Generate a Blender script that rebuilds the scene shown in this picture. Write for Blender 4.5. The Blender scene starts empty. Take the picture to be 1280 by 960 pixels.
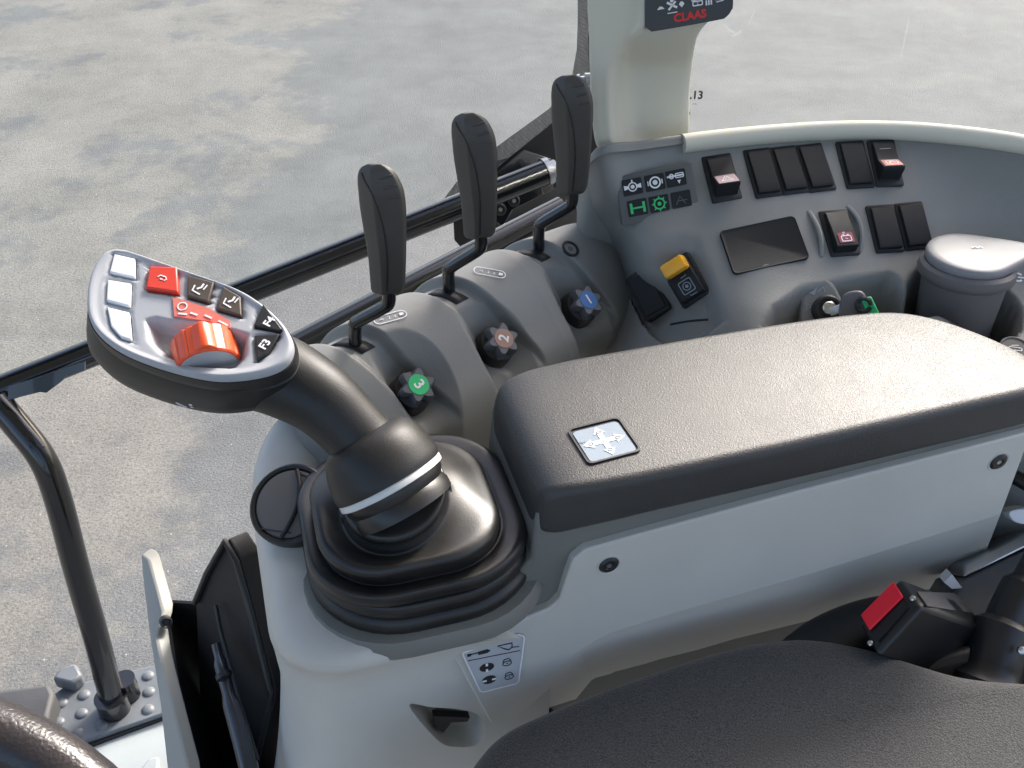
import bpy, bmesh, math, random
from mathutils import Vector, Matrix
from mathutils.bvhtree import BVHTree
random.seed(7)
sc = bpy.context.scene
COL = sc.collection
R = math.radians
# ------------------------------------------------------------------ camera model (used to survey real positions)
TH = R(38); FPX = 1270.0
CAM = Vector((0, 0, 2.5))
CT, ST = math.cos(TH), math.sin(TH)
def ray(px, py):
    v = (480 - py) / FPX
    return Vector(((px - 640) / FPX, CT + v * ST, -ST + v * CT))
def D(px, py, d): return CAM + ray(px, py) * d
def Z(px, py, z):
    r = ray(px, py); return CAM + r * ((z - CAM.z) / r.z)
def PL(px, py, p, n):
    r = ray(px, py); return CAM + r * ((p - CAM).dot(n) / r.dot(n))
def proj(P):
    q = P - CAM
    d = q.y * CT - q.z * ST
    return (640 + FPX * q.x / d, 480 - FPX * (q.y * ST + q.z * CT) / d, d)
YAW = R(16)
U = Vector((math.cos(YAW), math.sin(YAW), 0)); V = Vector((-math.sin(YAW), math.cos(YAW), 0)); W = Vector((0, 0, 1))
def uv(u, v, z): return U * u + V * v + W * z
BA = R(44)
A_ = Vector((math.cos(BA), math.sin(BA), 0)); B_ = Vector((-math.sin(BA), math.cos(BA), 0))

# ------------------------------------------------------------------ materials
def mat(name, col, rough=0.5, bump=0.0, bscale=600, var=0.06, vscale=30, spec=0.5, metal=0.0, coat=0.0, kind='noise', bdist=0.0006, tint=None):
    m = bpy.data.materials.new(name); m.use_nodes = True
    nt = m.node_tree; N = nt.nodes; L = nt.links
    p = N['Principled BSDF']
    p.inputs['Roughness'].default_value = rough
    p.inputs['Metallic'].default_value = metal
    p.inputs['Specular IOR Level'].default_value = spec
    p.inputs['Coat Weight'].default_value = coat
    tc = N.new('ShaderNodeTexCoord')
    nz = N.new('ShaderNodeTexNoise'); nz.inputs['Scale'].default_value = vscale; nz.inputs['Detail'].default_value = 6
    L.new(tc.outputs['Object'], nz.inputs['Vector'])
    rp = N.new('ShaderNodeValToRGB')
    lo = [c * (1 - var) for c in col]; hi = [min(1, c * (1 + var)) for c in (tint or col)]
    rp.color_ramp.elements[0].position = 0.3; rp.color_ramp.elements[1].position = 0.7
    rp.color_ramp.elements[0].color = (*lo, 1); rp.color_ramp.elements[1].color = (*hi, 1)
    L.new(nz.outputs['Fac'], rp.inputs['Fac']); L.new(rp.outputs['Color'], p.inputs['Base Color'])
    # slight roughness variation (finger grease, dust)
    mr = N.new('ShaderNodeMapRange'); mr.inputs['To Min'].default_value = max(0.02, rough - 0.06); mr.inputs['To Max'].default_value = min(1, rough + 0.06)
    nz2 = N.new('ShaderNodeTexNoise'); nz2.inputs['Scale'].default_value = vscale * 1.7; nz2.inputs['Detail'].default_value = 8
    L.new(tc.outputs['Object'], nz2.inputs['Vector']); L.new(nz2.outputs['Fac'], mr.inputs['Value']); L.new(mr.outputs['Result'], p.inputs['Roughness'])
    if bump:
        if kind == 'leather':
            t = N.new('ShaderNodeTexVoronoi'); t.inputs['Scale'].default_value = bscale; t.feature = 'SMOOTH_F1'
            wn = N.new('ShaderNodeTexNoise'); wn.inputs['Scale'].default_value = bscale * .7
            L.new(tc.outputs['Object'], wn.inputs['Vector'])
            mx = N.new('ShaderNodeMixRGB'); mx.inputs['Fac'].default_value = 0.003; mx.blend_type = 'ADD'
            L.new(tc.outputs['Object'], mx.inputs[1]); L.new(wn.outputs['Color'], mx.inputs[2]); L.new(mx.outputs[0], t.inputs['Vector'])
            h = t.outputs['Distance']
        else:
            t = N.new('ShaderNodeTexNoise'); t.inputs['Scale'].default_value = bscale; t.inputs['Detail'].default_value = 3
            L.new(tc.outputs['Object'], t.inputs['Vector']); h = t.outputs['Fac']
        b = N.new('ShaderNodeBump'); b.inputs['Strength'].default_value = bump; b.inputs['Distance'].default_value = bdist
        L.new(h, b.inputs['Height']); L.new(b.outputs['Normal'], p.inputs['Normal'])
    return m
M = {}
M['light'] = mat('light grey plastic', (.53, .52, .475), .45, .25, 1500, .045, 9)
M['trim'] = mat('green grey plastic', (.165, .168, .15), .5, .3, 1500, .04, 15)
M['console'] = mat('blue grey console plastic', (.21, .213, .20), .5, .35, 1300, .05, 14)
M['pillar'] = mat('warm grey pillar plastic', (.60, .575, .47), .5, .25, 1200, .02, 10)
M['pad'] = mat('armrest foam skin', (.042, .041, .040), .44, .38, 1150, .1, 25, kind='leather', bdist=.0006)
M['rubber'] = mat('black bellows rubber', (.009, .009, .0095), .37, .12, 900, .2, 22, tint=(.020, .019, .0175))
M['grip'] = mat('black grip plastic', (.014, .014, .0135), .45, .25, 1400, .2, 16, spec=.4, tint=(.019, .0185, .0175))
M['lever'] = mat('soft lever plastic', (.055, .051, .045), .5, .3, 1200, .1, 30)
M['steel_black'] = mat('black painted steel', (.008, .009, .011), .2, 0, 300, .1, 3, spec=.5, coat=.5)
M['bezel'] = mat('joystick faceplate plastic', (.37, .385, .41), .48, .12, 1200, .03, 25)
M['white'] = mat('white button plastic', (.75, .76, .78), .4, 0, 1, .03, 40)
M['red'] = mat('red button plastic', (.62, .05, .03), .4, .1, 900, .05, 40)
M['orange'] = mat('orange red wheel plastic', (.75, .085, .02), .35, .1, 900, .06, 60)
M['pink'] = mat('faded red label', (.62, .17, .13), .45, 0, 1, .05, 40)
M['brown'] = mat('dark brown button', (.075, .058, .045), .4, .1, 900, .08, 40)
M['black'] = mat('black plastic', (.016, .017, .018), .4, .2, 1300, .15, 30)
M['blank'] = mat('black switch plastic', (.014, .015, .016), .55, .25, 1500, .12, 30, spec=.3)
M['void'] = mat('dark cavity plastic', (.007, .007, .008), .6, .1, 600, .1, 30)
M['ink'] = mat('white print', (.8, .8, .8), .5, 0, 1, .02, 50)
M['darkink'] = mat('dark print', (.02, .02, .022), .5, 0, 1, .05, 50)
M['grayink'] = mat('grey print', (.3, .32, .34), .5, 0, 1, .05, 50)
M['redink'] = mat('red print', (.7, .03, .03), .45, 0, 1, .04, 50)
M['greenink'] = mat('green print', (.04, .55, .16), .45, 0, 1, .04, 50)
M['sticker'] = mat('silver grey sticker', (.46, .48, .50), .35, 0, 1, .03, 30)
M['bluelabel'] = mat('pale blue label', (.24, .29, .34), .55, 0, 1, .03, 30, spec=.25)
M['green'] = mat('green plastic tag', (.02, .5, .16), .4, .1, 900, .05, 40)
M['blue'] = mat('blue disc', (.02, .16, .45), .4, 0, 1, .04, 40)
M['bronze'] = mat('brown disc', (.33, .19, .14), .4, 0, 1, .04, 40)
M['yellow'] = mat('amber switch plastic', (.85, .40, .02), .35, .1, 900, .04, 40)
M['knob'] = mat('grey knob plastic', (.10, .105, .115), .36, .15, 1100, .08, 40)
M['ash'] = mat('grey ashtray plastic', (.12, .113, .112), .5, .25, 1300, .05, 20)
M['lid'] = mat('pale grey lid plastic', (.22, .215, .22), .5, .2, 1300, .04, 20)
M['chrome'] = mat('bright metal', (.62, .60, .56), .28, .1, 600, .05, 30, metal=1)
M['zinc'] = mat('zinc plated steel', (.5, .52, .54), .4, .2, 500, .08, 30, metal=1)
M['silver'] = mat('silver ring', (.62, .62, .60), .35, 0, 1, .04, 30)
M['belt'] = mat('black buckle plastic', (.011, .011, .012), .36, .2, 900, .15, 30)
M['buckle_red'] = mat('red buckle button', (.88, .012, .035), .4, .1, 800, .04, 40)
M['plate'] = mat('dark tread plate', (.13, .145, .16), .45, .3, 200, .2, 20)
M['sill'] = mat('pale blue painted sill', (.42, .46, .46), .35, .1, 400, .04, 8)
M['floor'] = mat('dark rubber mat', (.05, .052, .055), .6, .4, 300, .2, 20)
M['wheel'] = mat('steering wheel leather', (.028, .024, .026), .33, .45, 500, .15, 30, kind='leather')
M['lime'] = mat('lime sticker', (.55, .75, .08), .45, .0, 1, .05, 60)
M['ink_dim'] = mat('dim print', (.10, .11, .12), .5, 0, 1, .05, 50)
M['maroon'] = mat('maroon label', (.30, .02, .06), .45, 0, 1, .05, 50)
M['rose'] = mat('rose label', (.42, .27, .29), .45, 0, 1, .05, 50)
M['film'] = mat('clear blue plastic tube', (.022, .026, .036), .22, .1, 100, .3, 20, coat=.6)

def fabric():
    m = mat('charcoal seat cloth', (.05, .048, .05), .85, .6, 700, .1, 30, spec=.25, bdist=.0015)
    nt = m.node_tree; N = nt.nodes; L = nt.links
    p = N['Principled BSDF']
    tc = N.new('ShaderNodeTexCoord')
    v = N.new('ShaderNodeTexNoise'); v.inputs['Scale'].default_value = 1100; v.inputs['Detail'].default_value = 3
    L.new(tc.outputs['Object'], v.inputs['Vector'])
    r = N.new('ShaderNodeValToRGB'); e = r.color_ramp.elements
    e[0].position = .38; e[0].color = (.028, .028, .028, 1); e[1].position = .66; e[1].color = (.080, .079, .078, 1)
    L.new(v.outputs['Fac'], r.inputs['Fac']); L.new(r.outputs['Color'], p.inputs['Base Color'])
    p.inputs['Sheen Weight'].default_value = .25
    return m
M['fabric'] = fabric()

def asphalt():
    m = bpy.data.materials.new('weathered asphalt'); m.use_nodes = True
    nt = m.node_tree; N = nt.nodes; L = nt.links; p = N['Principled BSDF']
    tc = N.new('ShaderNodeTexCoord')
    def noise(s, d=8, r=.6):
        n = N.new('ShaderNodeTexNoise'); n.inputs['Scale'].default_value = s; n.inputs['Detail'].default_value = d; n.inputs['Roughness'].default_value = r
        L.new(tc.outputs['Object'], n.inputs['Vector']); return n.outputs['Fac']
    def ramp(f, stops):
        r = N.new('ShaderNodeValToRGB'); e = r.color_ramp.elements
        while len(e) < len(stops): e.new(.5)
        for q, (pos, c) in zip(e, stops): q.position = pos; q.color = (*c, 1)
        L.new(f, r.inputs['Fac']); return r.outputs['Color']
    def mix(f, a, b, mode='MIX'):
        x = N.new('ShaderNodeMixRGB'); x.blend_type = mode
        if isinstance(f, float): x.inputs[0].default_value = f
        else: L.new(f, x.inputs[0])
        L.new(a, x.inputs[1]); L.new(b, x.inputs[2]); return x.outputs[0]
    fine = ramp(noise(135, 7, .85), [(.34, (.075, .078, .077)), (.5, (.205, .21, .207)), (.66, (.34, .345, .338))])
    dust = ramp(noise(80, 9, .85), [(.37, (.10, .095, .083)), (.48, (.29, .276, .243)), (.64, (.42, .40, .355))])
    sx = N.new('ShaderNodeSeparateXYZ'); L.new(tc.outputs['Object'], sx.inputs[0])
    gx = N.new('ShaderNodeMapRange'); gx.inputs['From Min'].default_value = -.55; gx.inputs['From Max'].default_value = -1.5
    gx.inputs['To Min'].default_value = -.22; gx.inputs['To Max'].default_value = .07; L.new(sx.outputs['X'], gx.inputs['Value'])
    ad = N.new('ShaderNodeMath'); ad.operation = 'ADD'; L.new(noise(1.0, 12, .72), ad.inputs[0]); L.new(gx.outputs['Result'], ad.inputs[1])
    mask = ramp(ad.outputs[0], [(.49, (0, 0, 0)), (.56, (.9, .9, .9))])
    c = mix(mask, fine, dust)
    mid = ramp(noise(1.6, 12, .78), [(.38, (.49, .50, .505)), (.62, (.70, .705, .70))])
    c = mix(1.0, c, mid, 'MULTIPLY')
    vo = N.new('ShaderNodeTexVoronoi'); vo.inputs['Scale'].default_value = 55
    L.new(tc.outputs['Object'], vo.inputs['Vector'])
    sp = ramp(vo.outputs['Distance'], [(.10, (1, 1, 1)), (.19, (0, 0, 0))])
    gate = ramp(vo.outputs['Color'], [(.86, (0, 0, 0)), (.9, (.55, .55, .55))])
    spg = mix(1.0, sp, gate, 'MULTIPLY')
    pale = N.new('ShaderNodeRGB'); pale.outputs[0].default_value = (.62, .6, .56, 1)
    c = mix(spg, c, pale.outputs[0])
    L.new(c, p.inputs['Base Color'])
    p.inputs['Roughness'].default_value = .8; p.inputs['Specular IOR Level'].default_value = .3
    b = N.new('ShaderNodeBump'); b.inputs['Strength'].default_value = .6; b.inputs['Distance'].default_value = .008
    L.new(noise(110, 4, .7), b.inputs['Height']); L.new(b.outputs['Normal'], p.inputs['Normal'])
    return m
M['asphalt'] = asphalt()

def glass(name, haze, hazecol=(.9, .92, .95)):
    m = bpy.data.materials.new(name); m.use_nodes = True
    nt = m.node_tree; N = nt.nodes; L = nt.links
    N.remove(N['Principled BSDF']); out = N['Material Output']
    tr = N.new('ShaderNodeBsdfTransparent'); tr.inputs['Color'].default_value = (.96, .98, .98, 1)
    df = N.new('ShaderNodeBsdfTranslucent'); df.inputs['Color'].default_value = (*hazecol, 1)
    gl = N.new('ShaderNodeBsdfGlossy'); gl.inputs['Roughness'].default_value = .03
    fr = N.new('ShaderNodeFresnel'); fr.inputs['IOR'].default_value = 1.25
    m1 = N.new('ShaderNodeMixShader')
    tc = N.new('ShaderNodeTexCoord'); nz = N.new('ShaderNodeTexNoise'); nz.inputs['Scale'].default_value = 6; nz.inputs['Detail'].default_value = 8
    L.new(tc.outputs['Object'], nz.inputs['Vector'])
    mr = N.new('ShaderNodeMapRange'); mr.inputs['From Min'].default_value = .3; mr.inputs['From Max'].default_value = .75
    mr.inputs['To Min'].default_value = haze * .6; mr.inputs['To Max'].default_value = haze * 1.4
    L.new(nz.outputs['Fac'], mr.inputs['Value']); L.new(mr.outputs['Result'], m1.inputs[0])
    L.new(tr.outputs[0], m1.inputs[1]); L.new(df.outputs[0], m1.inputs[2])
    m2 = N.new('ShaderNodeMixShader'); L.new(fr.outputs[0], m2.inputs[0]); L.new(m1.outputs[0], m2.inputs[1]); L.new(gl.outputs[0], m2.inputs[2])
    L.new(m2.outputs[0], out.inputs['Surface'])
    return m
M['glass'] = glass('window glass', .012)
M['glass_hazy'] = glass('dusty window glass', .015)

def frit_mat():
    m = bpy.data.materials.new('dotted frit print'); m.use_nodes = True
    nt = m.node_tree; N = nt.nodes; L = nt.links; p = N['Principled BSDF']; out = N['Material Output']
    p.inputs['Base Color'].default_value = (.012, .012, .014, 1); p.inputs['Roughness'].default_value = .4
    tr = N.new('ShaderNodeBsdfTransparent'); mx = N.new('ShaderNodeMixShader')
    tc = N.new('ShaderNodeTexCoord'); mp = N.new('ShaderNodeMapping'); mp.inputs['Scale'].default_value = (1, 1, 1)
    L.new(tc.outputs['UV'], mp.inputs['Vector'])
    vo = N.new('ShaderNodeTexVoronoi'); vo.inputs['Scale'].default_value = 600; vo.inputs['Randomness'].default_value = 0
    L.new(mp.outputs[0], vo.inputs['Vector'])
    lt = N.new('ShaderNodeMath'); lt.operation = 'LESS_THAN'; lt.inputs[1].default_value = .5
    L.new(vo.outputs['Distance'], lt.inputs[0]); L.new(lt.outputs[0], mx.inputs[0])
    L.new(tr.outputs[0], mx.inputs[1]); L.new(p.outputs[0], mx.inputs[2]); L.new(mx.outputs[0], out.inputs['Surface'])
    return m
M['frit'] = frit_mat()

# ------------------------------------------------------------------ object helpers
WL = {}
def empty(name, loc, label, cat, group=None, kind=None):
    o = bpy.data.objects.new(name, None); COL.objects.link(o); o.location = loc; o.empty_display_size = .02
    o['label'] = label; o['category'] = cat
    if group: o['group'] = group
    if kind: o['kind'] = kind
    WL[o.name] = Vector(loc); return o
def build(name, bm, m, parent=None, bevel=0, seg=2, sharp=35, label=None, sub=0, solid=0, recalc=True):
    if recalc: bmesh.ops.recalc_face_normals(bm, faces=bm.faces)
    me = bpy.data.meshes.new(name)
    vs = [v.co.copy() for v in bm.verts]
    c = sum(vs, Vector()) / max(1, len(vs))
    for v in bm.verts: v.co -= c
    bm.to_mesh(me); bm.free()
    me.materials.append(m if not isinstance(m, str) else M[m])
    for p in me.polygons: p.use_smooth = True
    if sharp: me.set_sharp_from_angle(angle=R(sharp))
    o = bpy.data.objects.new(name, me); COL.objects.link(o); o.location = c; WL[o.name] = c
    if parent is not None:
        o.parent = parent; o.matrix_parent_inverse = Matrix.Translation(-WL[parent.name])
    if solid:
        s = o.modifiers.new('solid', 'SOLIDIFY'); s.thickness = solid; s.offset = -1
    if bevel:
        b = o.modifiers.new('bevel', 'BEVEL'); b.width = bevel; b.segments = seg; b.limit_method = 'ANGLE'; b.angle_limit = R(30)
    if sub:
        s = o.modifiers.new('sub', 'SUBSURF'); s.levels = sub; s.render_levels = sub
    if label: o['label'] = label
    return o
def tag(o, label, cat, group=None, kind=None):
    o['label'] = label; o['category'] = cat
    if group: o['group'] = group
    if kind: o['kind'] = kind
    return o
def BM(): return bmesh.new()
def loft(bm, rings, cap0=True, cap1=True, closed=True):
    vr = [[bm.verts.new(p) for p in r] for r in rings]
    n = len(vr[0])
    for a, b in zip(vr, vr[1:]):
        for i in range(n if closed else n - 1):
            j = (i + 1) % n
            bm.faces.new((a[i], a[j], b[j], b[i]))
    if cap0: bm.faces.new(list(reversed(vr[0])))
    if cap1: bm.faces.new(vr[-1])
    return vr
def prism(bm, pts, off):
    return loft(bm, [[Vector(p) + off for p in pts], [Vector(p) for p in pts]])
def sweep(bm, pts, rad, n=16, asp=1.0, up=None, cap=True):
    rings = []
    up = up or Vector((0, 0, 1))
    for i, p in enumerate(pts):
        t = (pts[min(i + 1, len(pts) - 1)] - pts[max(i - 1, 0)]).normalized()
        s = t.cross(up)
        if s.length < 1e-3: s = t.cross(Vector((0, 1, 0)))
        s.normalize(); q = s.cross(t).normalized()
        r = rad[i] if isinstance(rad, (list, tuple)) else rad
        rings.append([p + s * (math.cos(k * 2 * math.pi / n) * r) + q * (math.sin(k * 2 * math.pi / n) * r * asp) for k in range(n)])
    return loft(bm, rings, cap, cap)
def crv(pts, n=8, closed=False):
    out = []; m = len(pts)
    rng = range(m if closed else m - 1)
    for i in rng:
        g = (lambda k: pts[k % m]) if closed else (lambda k: pts[min(max(k, 0), m - 1)])
        p0, p1, p2, p3 = g(i - 1), g(i), g(i + 1), g(i + 2)
        for k in range(n):
            t = k / n
            f = lambda a, b, c, d: .5 * (2 * b + (c - a) * t + (2 * a - 5 * b + 4 * c - d) * t * t + (3 * b - a - 3 * c + d) * t ** 3)
            if isinstance(p0, Vector): out.append(f(p0, p1, p2, p3))
            else: out.append(tuple(f(a, b, c, d) for a, b, c, d in zip(p0, p1, p2, p3)))
    if not closed: out.append(pts[-1])
    return out
def rrect(w, h, r, n=5):
    """rounded rectangle, half sizes w,h"""
    r = min(r, w * .999, h * .999); o = []
    for cx, cy, a0 in ((w - r, h - r, 0), (-(w - r), h - r, 90), (-(w - r), -(h - r), 180), (w - r, -(h - r), 270)):
        for k in range(n + 1):
            a = R(a0 + 90 * k / n); o.append((cx + r * math.cos(a), cy + r * math.sin(a)))
    return o
class Fr:
    def __init__(s, o, x, n):
        s.o = Vector(o); s.n = Vector(n).normalized(); s.x = (Vector(x) - s.n * Vector(x).dot(s.n)).normalized(); s.y = s.n.cross(s.x)
    def p(s, a, b, c=0): return s.o + s.x * a + s.y * b + s.n * c
    def px(s, px, py):
        q = PL(px, py, s.o, s.n) - s.o; return (q.dot(s.x), q.dot(s.y))
    def up(s, c): f = Fr(s.o + s.n * c, s.x, s.n); return f
    def at(s, a, b, c=0): return Fr(s.p(a, b, c), s.x, s.n)
    def rot(s, deg): return Fr(s.o, s.x * math.cos(R(deg)) + s.y * math.sin(R(deg)), s.n)
def flat(bm, fr, pts, t=.0004, base=0):
    loft(bm, [[fr.p(a, b, base) for a, b in pts], [fr.p(a, b, base + t) for a, b in pts]])
def stroke(bm, fr, pts, w, t=.0003, closed=False):
    """thin raised print line along 2d pts"""
    m = len(pts); L_, R_ = [], []
    P = [Vector((a, b)) for a, b in pts]
    for i in range(m):
        a = P[(i - 1) % m] if (closed or i > 0) else P[i]
        b = P[(i + 1) % m] if (closed or i < m - 1) else P[i]
        d = (b - a); d = d.normalized() if d.length > 1e-9 else Vector((1, 0)); nn = Vector((-d.y, d.x)) * w / 2
        L_.append(P[i] + nn); R_.append(P[i] - nn)
    k = m if closed else m - 1
    tv = [(bm.verts.new(fr.p(l.x, l.y, t)), bm.verts.new(fr.p(r.x, r.y, t)), bm.verts.new(fr.p(l.x, l.y, 0)), bm.verts.new(fr.p(r.x, r.y, 0))) for l, r in zip(L_, R_)]
    for i in range(k):
        a = tv[i]; b = tv[(i + 1) % m]
        bm.faces.new((a[0], a[1], b[1], b[0])); bm.faces.new((a[2], a[0], b[0], b[2])); bm.faces.new((a[1], a[3], b[3], b[1]))
def circ(r, n=20, cx=0, cy=0, a0=0, a1=360, ry=None):
    full = abs(a1 - a0) >= 360
    return [(cx + r * math.cos(R(a0 + (a1 - a0) * k / (n if full else n - 1))), cy + (ry or r) * math.sin(R(a0 + (a1 - a0) * k / (n if full else n - 1)))) for k in range(n)]
def text(bm, fr, body, size, t=.0003, align='CENTER', slant=0, bold=0, sx=1):
    cu = bpy.data.curves.new('txt', 'FONT'); cu.body = body; cu.size = size; cu.align_x = align; cu.align_y = 'CENTER'; cu.shear = slant; cu.offset = bold
    cu.resolution_u = 3
    ob = bpy.data.objects.new('txt', cu); COL.objects.link(ob)
    dg = bpy.context.evaluated_depsgraph_get(); dg.update()
    me = bpy.data.meshes.new_from_object(ob.evaluated_get(dg))
    vs = [bm.verts.new(fr.p(v.co.x * sx, v.co.y, t)) for v in me.vertices]
    for p in me.polygons:
        try: bm.faces.new([vs[i] for i in p.vertices])
        except ValueError: pass
    bpy.data.objects.remove(ob); bpy.data.curves.remove(cu); bpy.data.meshes.remove(me)
def cyl(bm, fr, r0, r1, h, n=24, base=0):
    loft(bm, [[fr.p(a, b, base) for a, b in circ(r0, n)], [fr.p(a, b, base + h) for a, b in circ(r1, n)]])
def revolve(bm, fr, prof, n=28, cap0=True, cap1=True):
    loft(bm, [[fr.p(a, b, h) for a, b in circ(max(r, 1e-5), n)] for r, h in prof], cap0, cap1)
def screw(name, fr, r, parent, m='black'):
    bm = BM(); revolve(bm, fr, [(r, -.002), (r, .001), (r * .8, .0022), (r * .62, .0022), (r * .55, .0008)], 20)
    o = build(name, bm, m, parent)
    bm = BM(); flat(bm, fr, circ(r * .36, 6), .0006, .0007); build('socket', bm, 'zinc', o)
    return o
def sstep(x): x = min(1, max(0, x)); return x * x * (3 - 2 * x)
def sdpoly(p, poly):
    x, y = p; d = 1e18; ins = False; n = len(poly)
    for i in range(n):
        (x1, y1), (x2, y2) = poly[i], poly[(i + 1) % n]
        ex, ey = x2 - x1, y2 - y1
        t = max(0, min(1, ((x - x1) * ex + (y - y1) * ey) / (ex * ex + ey * ey + 1e-12)))
        d = min(d, (x - x1 - ex * t) ** 2 + (y - y1 - ey * t) ** 2)
        if (y1 > y) != (y2 > y) and x < (x2 - x1) * (y - y1) / (y2 - y1) + x1: ins = not ins
    return math.sqrt(d) * (1 if ins else -1)
def grid_mesh(bm, G):
    vr = [[bm.verts.new(p) for p in r] for r in G]
    for a, b in zip(vr, vr[1:]):
        for i in range(len(a) - 1): bm.faces.new((a[i], a[i + 1], b[i + 1], b[i]))
def dense(rows, nr, nc):
    cols = [crv(r, nc) for r in rows]
    out = [crv([c[i] for c in cols], nr) for i in range(len(cols[0]))]
    return [[out[i][j] for i in range(len(out))] for j in range(len(out[0]))]
def bvh_of(bm):
    bm.verts.ensure_lookup_table(); bm.verts.index_update()
    return BVHTree.FromPolygons([v.co.copy() for v in bm.verts], [[v.index for v in f.verts] for f in bm.faces])
def hit(px, py, tree):
    d = ray(px, py).normalized(); p, n, i, t = tree.ray_cast(CAM, d)
    if p is None:
        p, n, i, t = tree.find_nearest(D(px, py, .85)); print('NOHIT', px, py)
    if n.dot(d) > 0: n = -n
    return p, n
def quad(c, tree):
    """frame lying on a surface from its four corners tl,tr,br,bl in the survey picture -> frame, half width, half height"""
    h = [hit(x, y, tree)[0] for x, y in c]
    o = sum(h, Vector()) / 4
    x = ((h[1] - h[0]) + (h[2] - h[3])); y = ((h[0] - h[3]) + (h[1] - h[2]))
    n = x.cross(y).normalized()
    f = Fr(o, x, n)
    return f, x.length / 4, abs(y.dot(f.y)) / 4

# ------------------------------------------------------------------ ground
bm = BM()
S = 60; n = 30
G = [[Vector((-S + 2 * S * i / n, -S + 2 * S * j / n, 0)) for i in range(n + 1)] for j in range(n + 1)]
grid_mesh(bm, G)
ground = build('asphalt_ground', bm, 'asphalt', sharp=0)
tag(ground, 'grey weathered asphalt yard seen through the cab windows', 'ground', kind='structure')

# ------------------------------------------------------------------ side console
console = empty('side_console', Z(950, 420, 1.9), 'curved dark grey tractor side console carrying switches, numbered knobs and lever slots', 'console')
def row(z, pts): return [Z(x, y, z) for x, y in pts]
rim = [(726, 222), (748, 195), (800, 187), (880, 176), (960, 168), (1040, 163), (1120, 163), (1200, 169), (1290, 182), (1420, 212)]
r1 = row(2.122, rim)
r0 = [p + Vector((0, .018, -.18)) for p in r1]
r0b = [p + Vector((0, .012, -.012)) for p in r1]
r2 = row(2.114, [(x, y + 10) for x, y in rim]); r2[0] = Z(720, 246, 2.055); r1[0].z -= .04; r1[0] = Z(724, 224, 2.085); r0b[0] = r1[0] + Vector((0, .01, -.02))
r3 = row(2.082, [(738, 265), (758, 250), (805, 250), (880, 252), (960, 254), (1040, 250), (1120, 245), (1200, 240), (1290, 250), (1420, 280)]); r3[0] = Z(724, 276, 2.035)
r4 = row(2.046, [(742, 312), (772, 306), (806, 320), (880, 334), (960, 345), (1040, 340), (1120, 327), (1200, 318), (1290, 322), (1420, 350)])
r5 = row(2.031, [(782, 362), (786, 358), (812, 364), (880, 384), (960, 392), (1040, 388), (1120, 374), (1200, 362), (1290, 362), (1420, 392)])
r6 = row(2.020, [(770, 436), (776, 432), (806, 424), (880, 420), (960, 425), (1040, 425), (1120, 425), (1200, 425), (1290, 425), (1420, 450)])
r6b = row(2.005, [(690, 500), (720, 485), (790, 462), (880, 455), (960, 455), (1040, 455), (1120, 460), (1200, 470), (1290, 480), (1420, 510)])
r4[0] = Z(744, 314, 2.005); r4[1] = Z(772, 308, 2.024)
r5[0] = Z(770, 366, 1.982); r5[1] = Z(782, 362, 1.990); r5[2] = Z(812, 364, 2.008); r5[3] = Z(880, 384, 2.022)
r6[0] = Z(758, 438, 1.958); r6[1] = Z(770, 434, 1.965); r6[2] = Z(806, 424, 1.985); r6[3] = Z(880, 420, 2.006)
r6b[0] = Z(690, 500, 1.945); r6b[1] = Z(720, 485, 1.95); r6b[2] = Z(790, 462, 1.97); r6b[3] = Z(880, 455, 1.99)
r7 = [p + Vector((0, -.012, -.012)) for p in r6b]
r8 = [p + Vector((0, -.02, -.25)) for p in r6b]
G = dense([r0, r0b, r1, r2, r3, r4, r5, r6, r6b, r7, r8], 16, 18)
pocket = [(950, 440), (955, 405), (968, 382), (1000, 360), (1060, 348), (1112, 340), (1124, 350), (1146, 392), (1150, 440)]
scoop = [(735, 352), (764, 318), (850, 292), (874, 297), (892, 345), (908, 400), (860, 440), (720, 460)]
cupc = Z(1208, 372, 2.035)
for r in G:
    for p in r:
        a, b, d = proj(p)
        if p.z > 1.99 and b > 280:
            s = sdpoly((a, b), pocket)
            k = sstep(s / 14 + .1) * .045
            s2 = sdpoly((a, b), scoop)
            k += sstep(s2 / 18 + .1) * .013
            rc = (Vector((p.x, p.y)) - Vector((cupc.x, cupc.y))).length
            k += sstep((.047 - rc) / .006) * .07
            p.z -= k
bm = BM(); grid_mesh(bm, G); CON = bvh_of(bm)
shell = build('shell', bm, 'console', console, sharp=0)
bm = BM(); glare_line = crv([p + Vector((0, .004, -.002)) for p in r1[2:]], 10)[7:]
sweep(bm, glare_line, .0085, 14); build('rim_glare', bm, 'pillar', console, label='pale strip standing in for sun glare along the console rim')  # sun glare on the rim, put in as a pale tube

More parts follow.
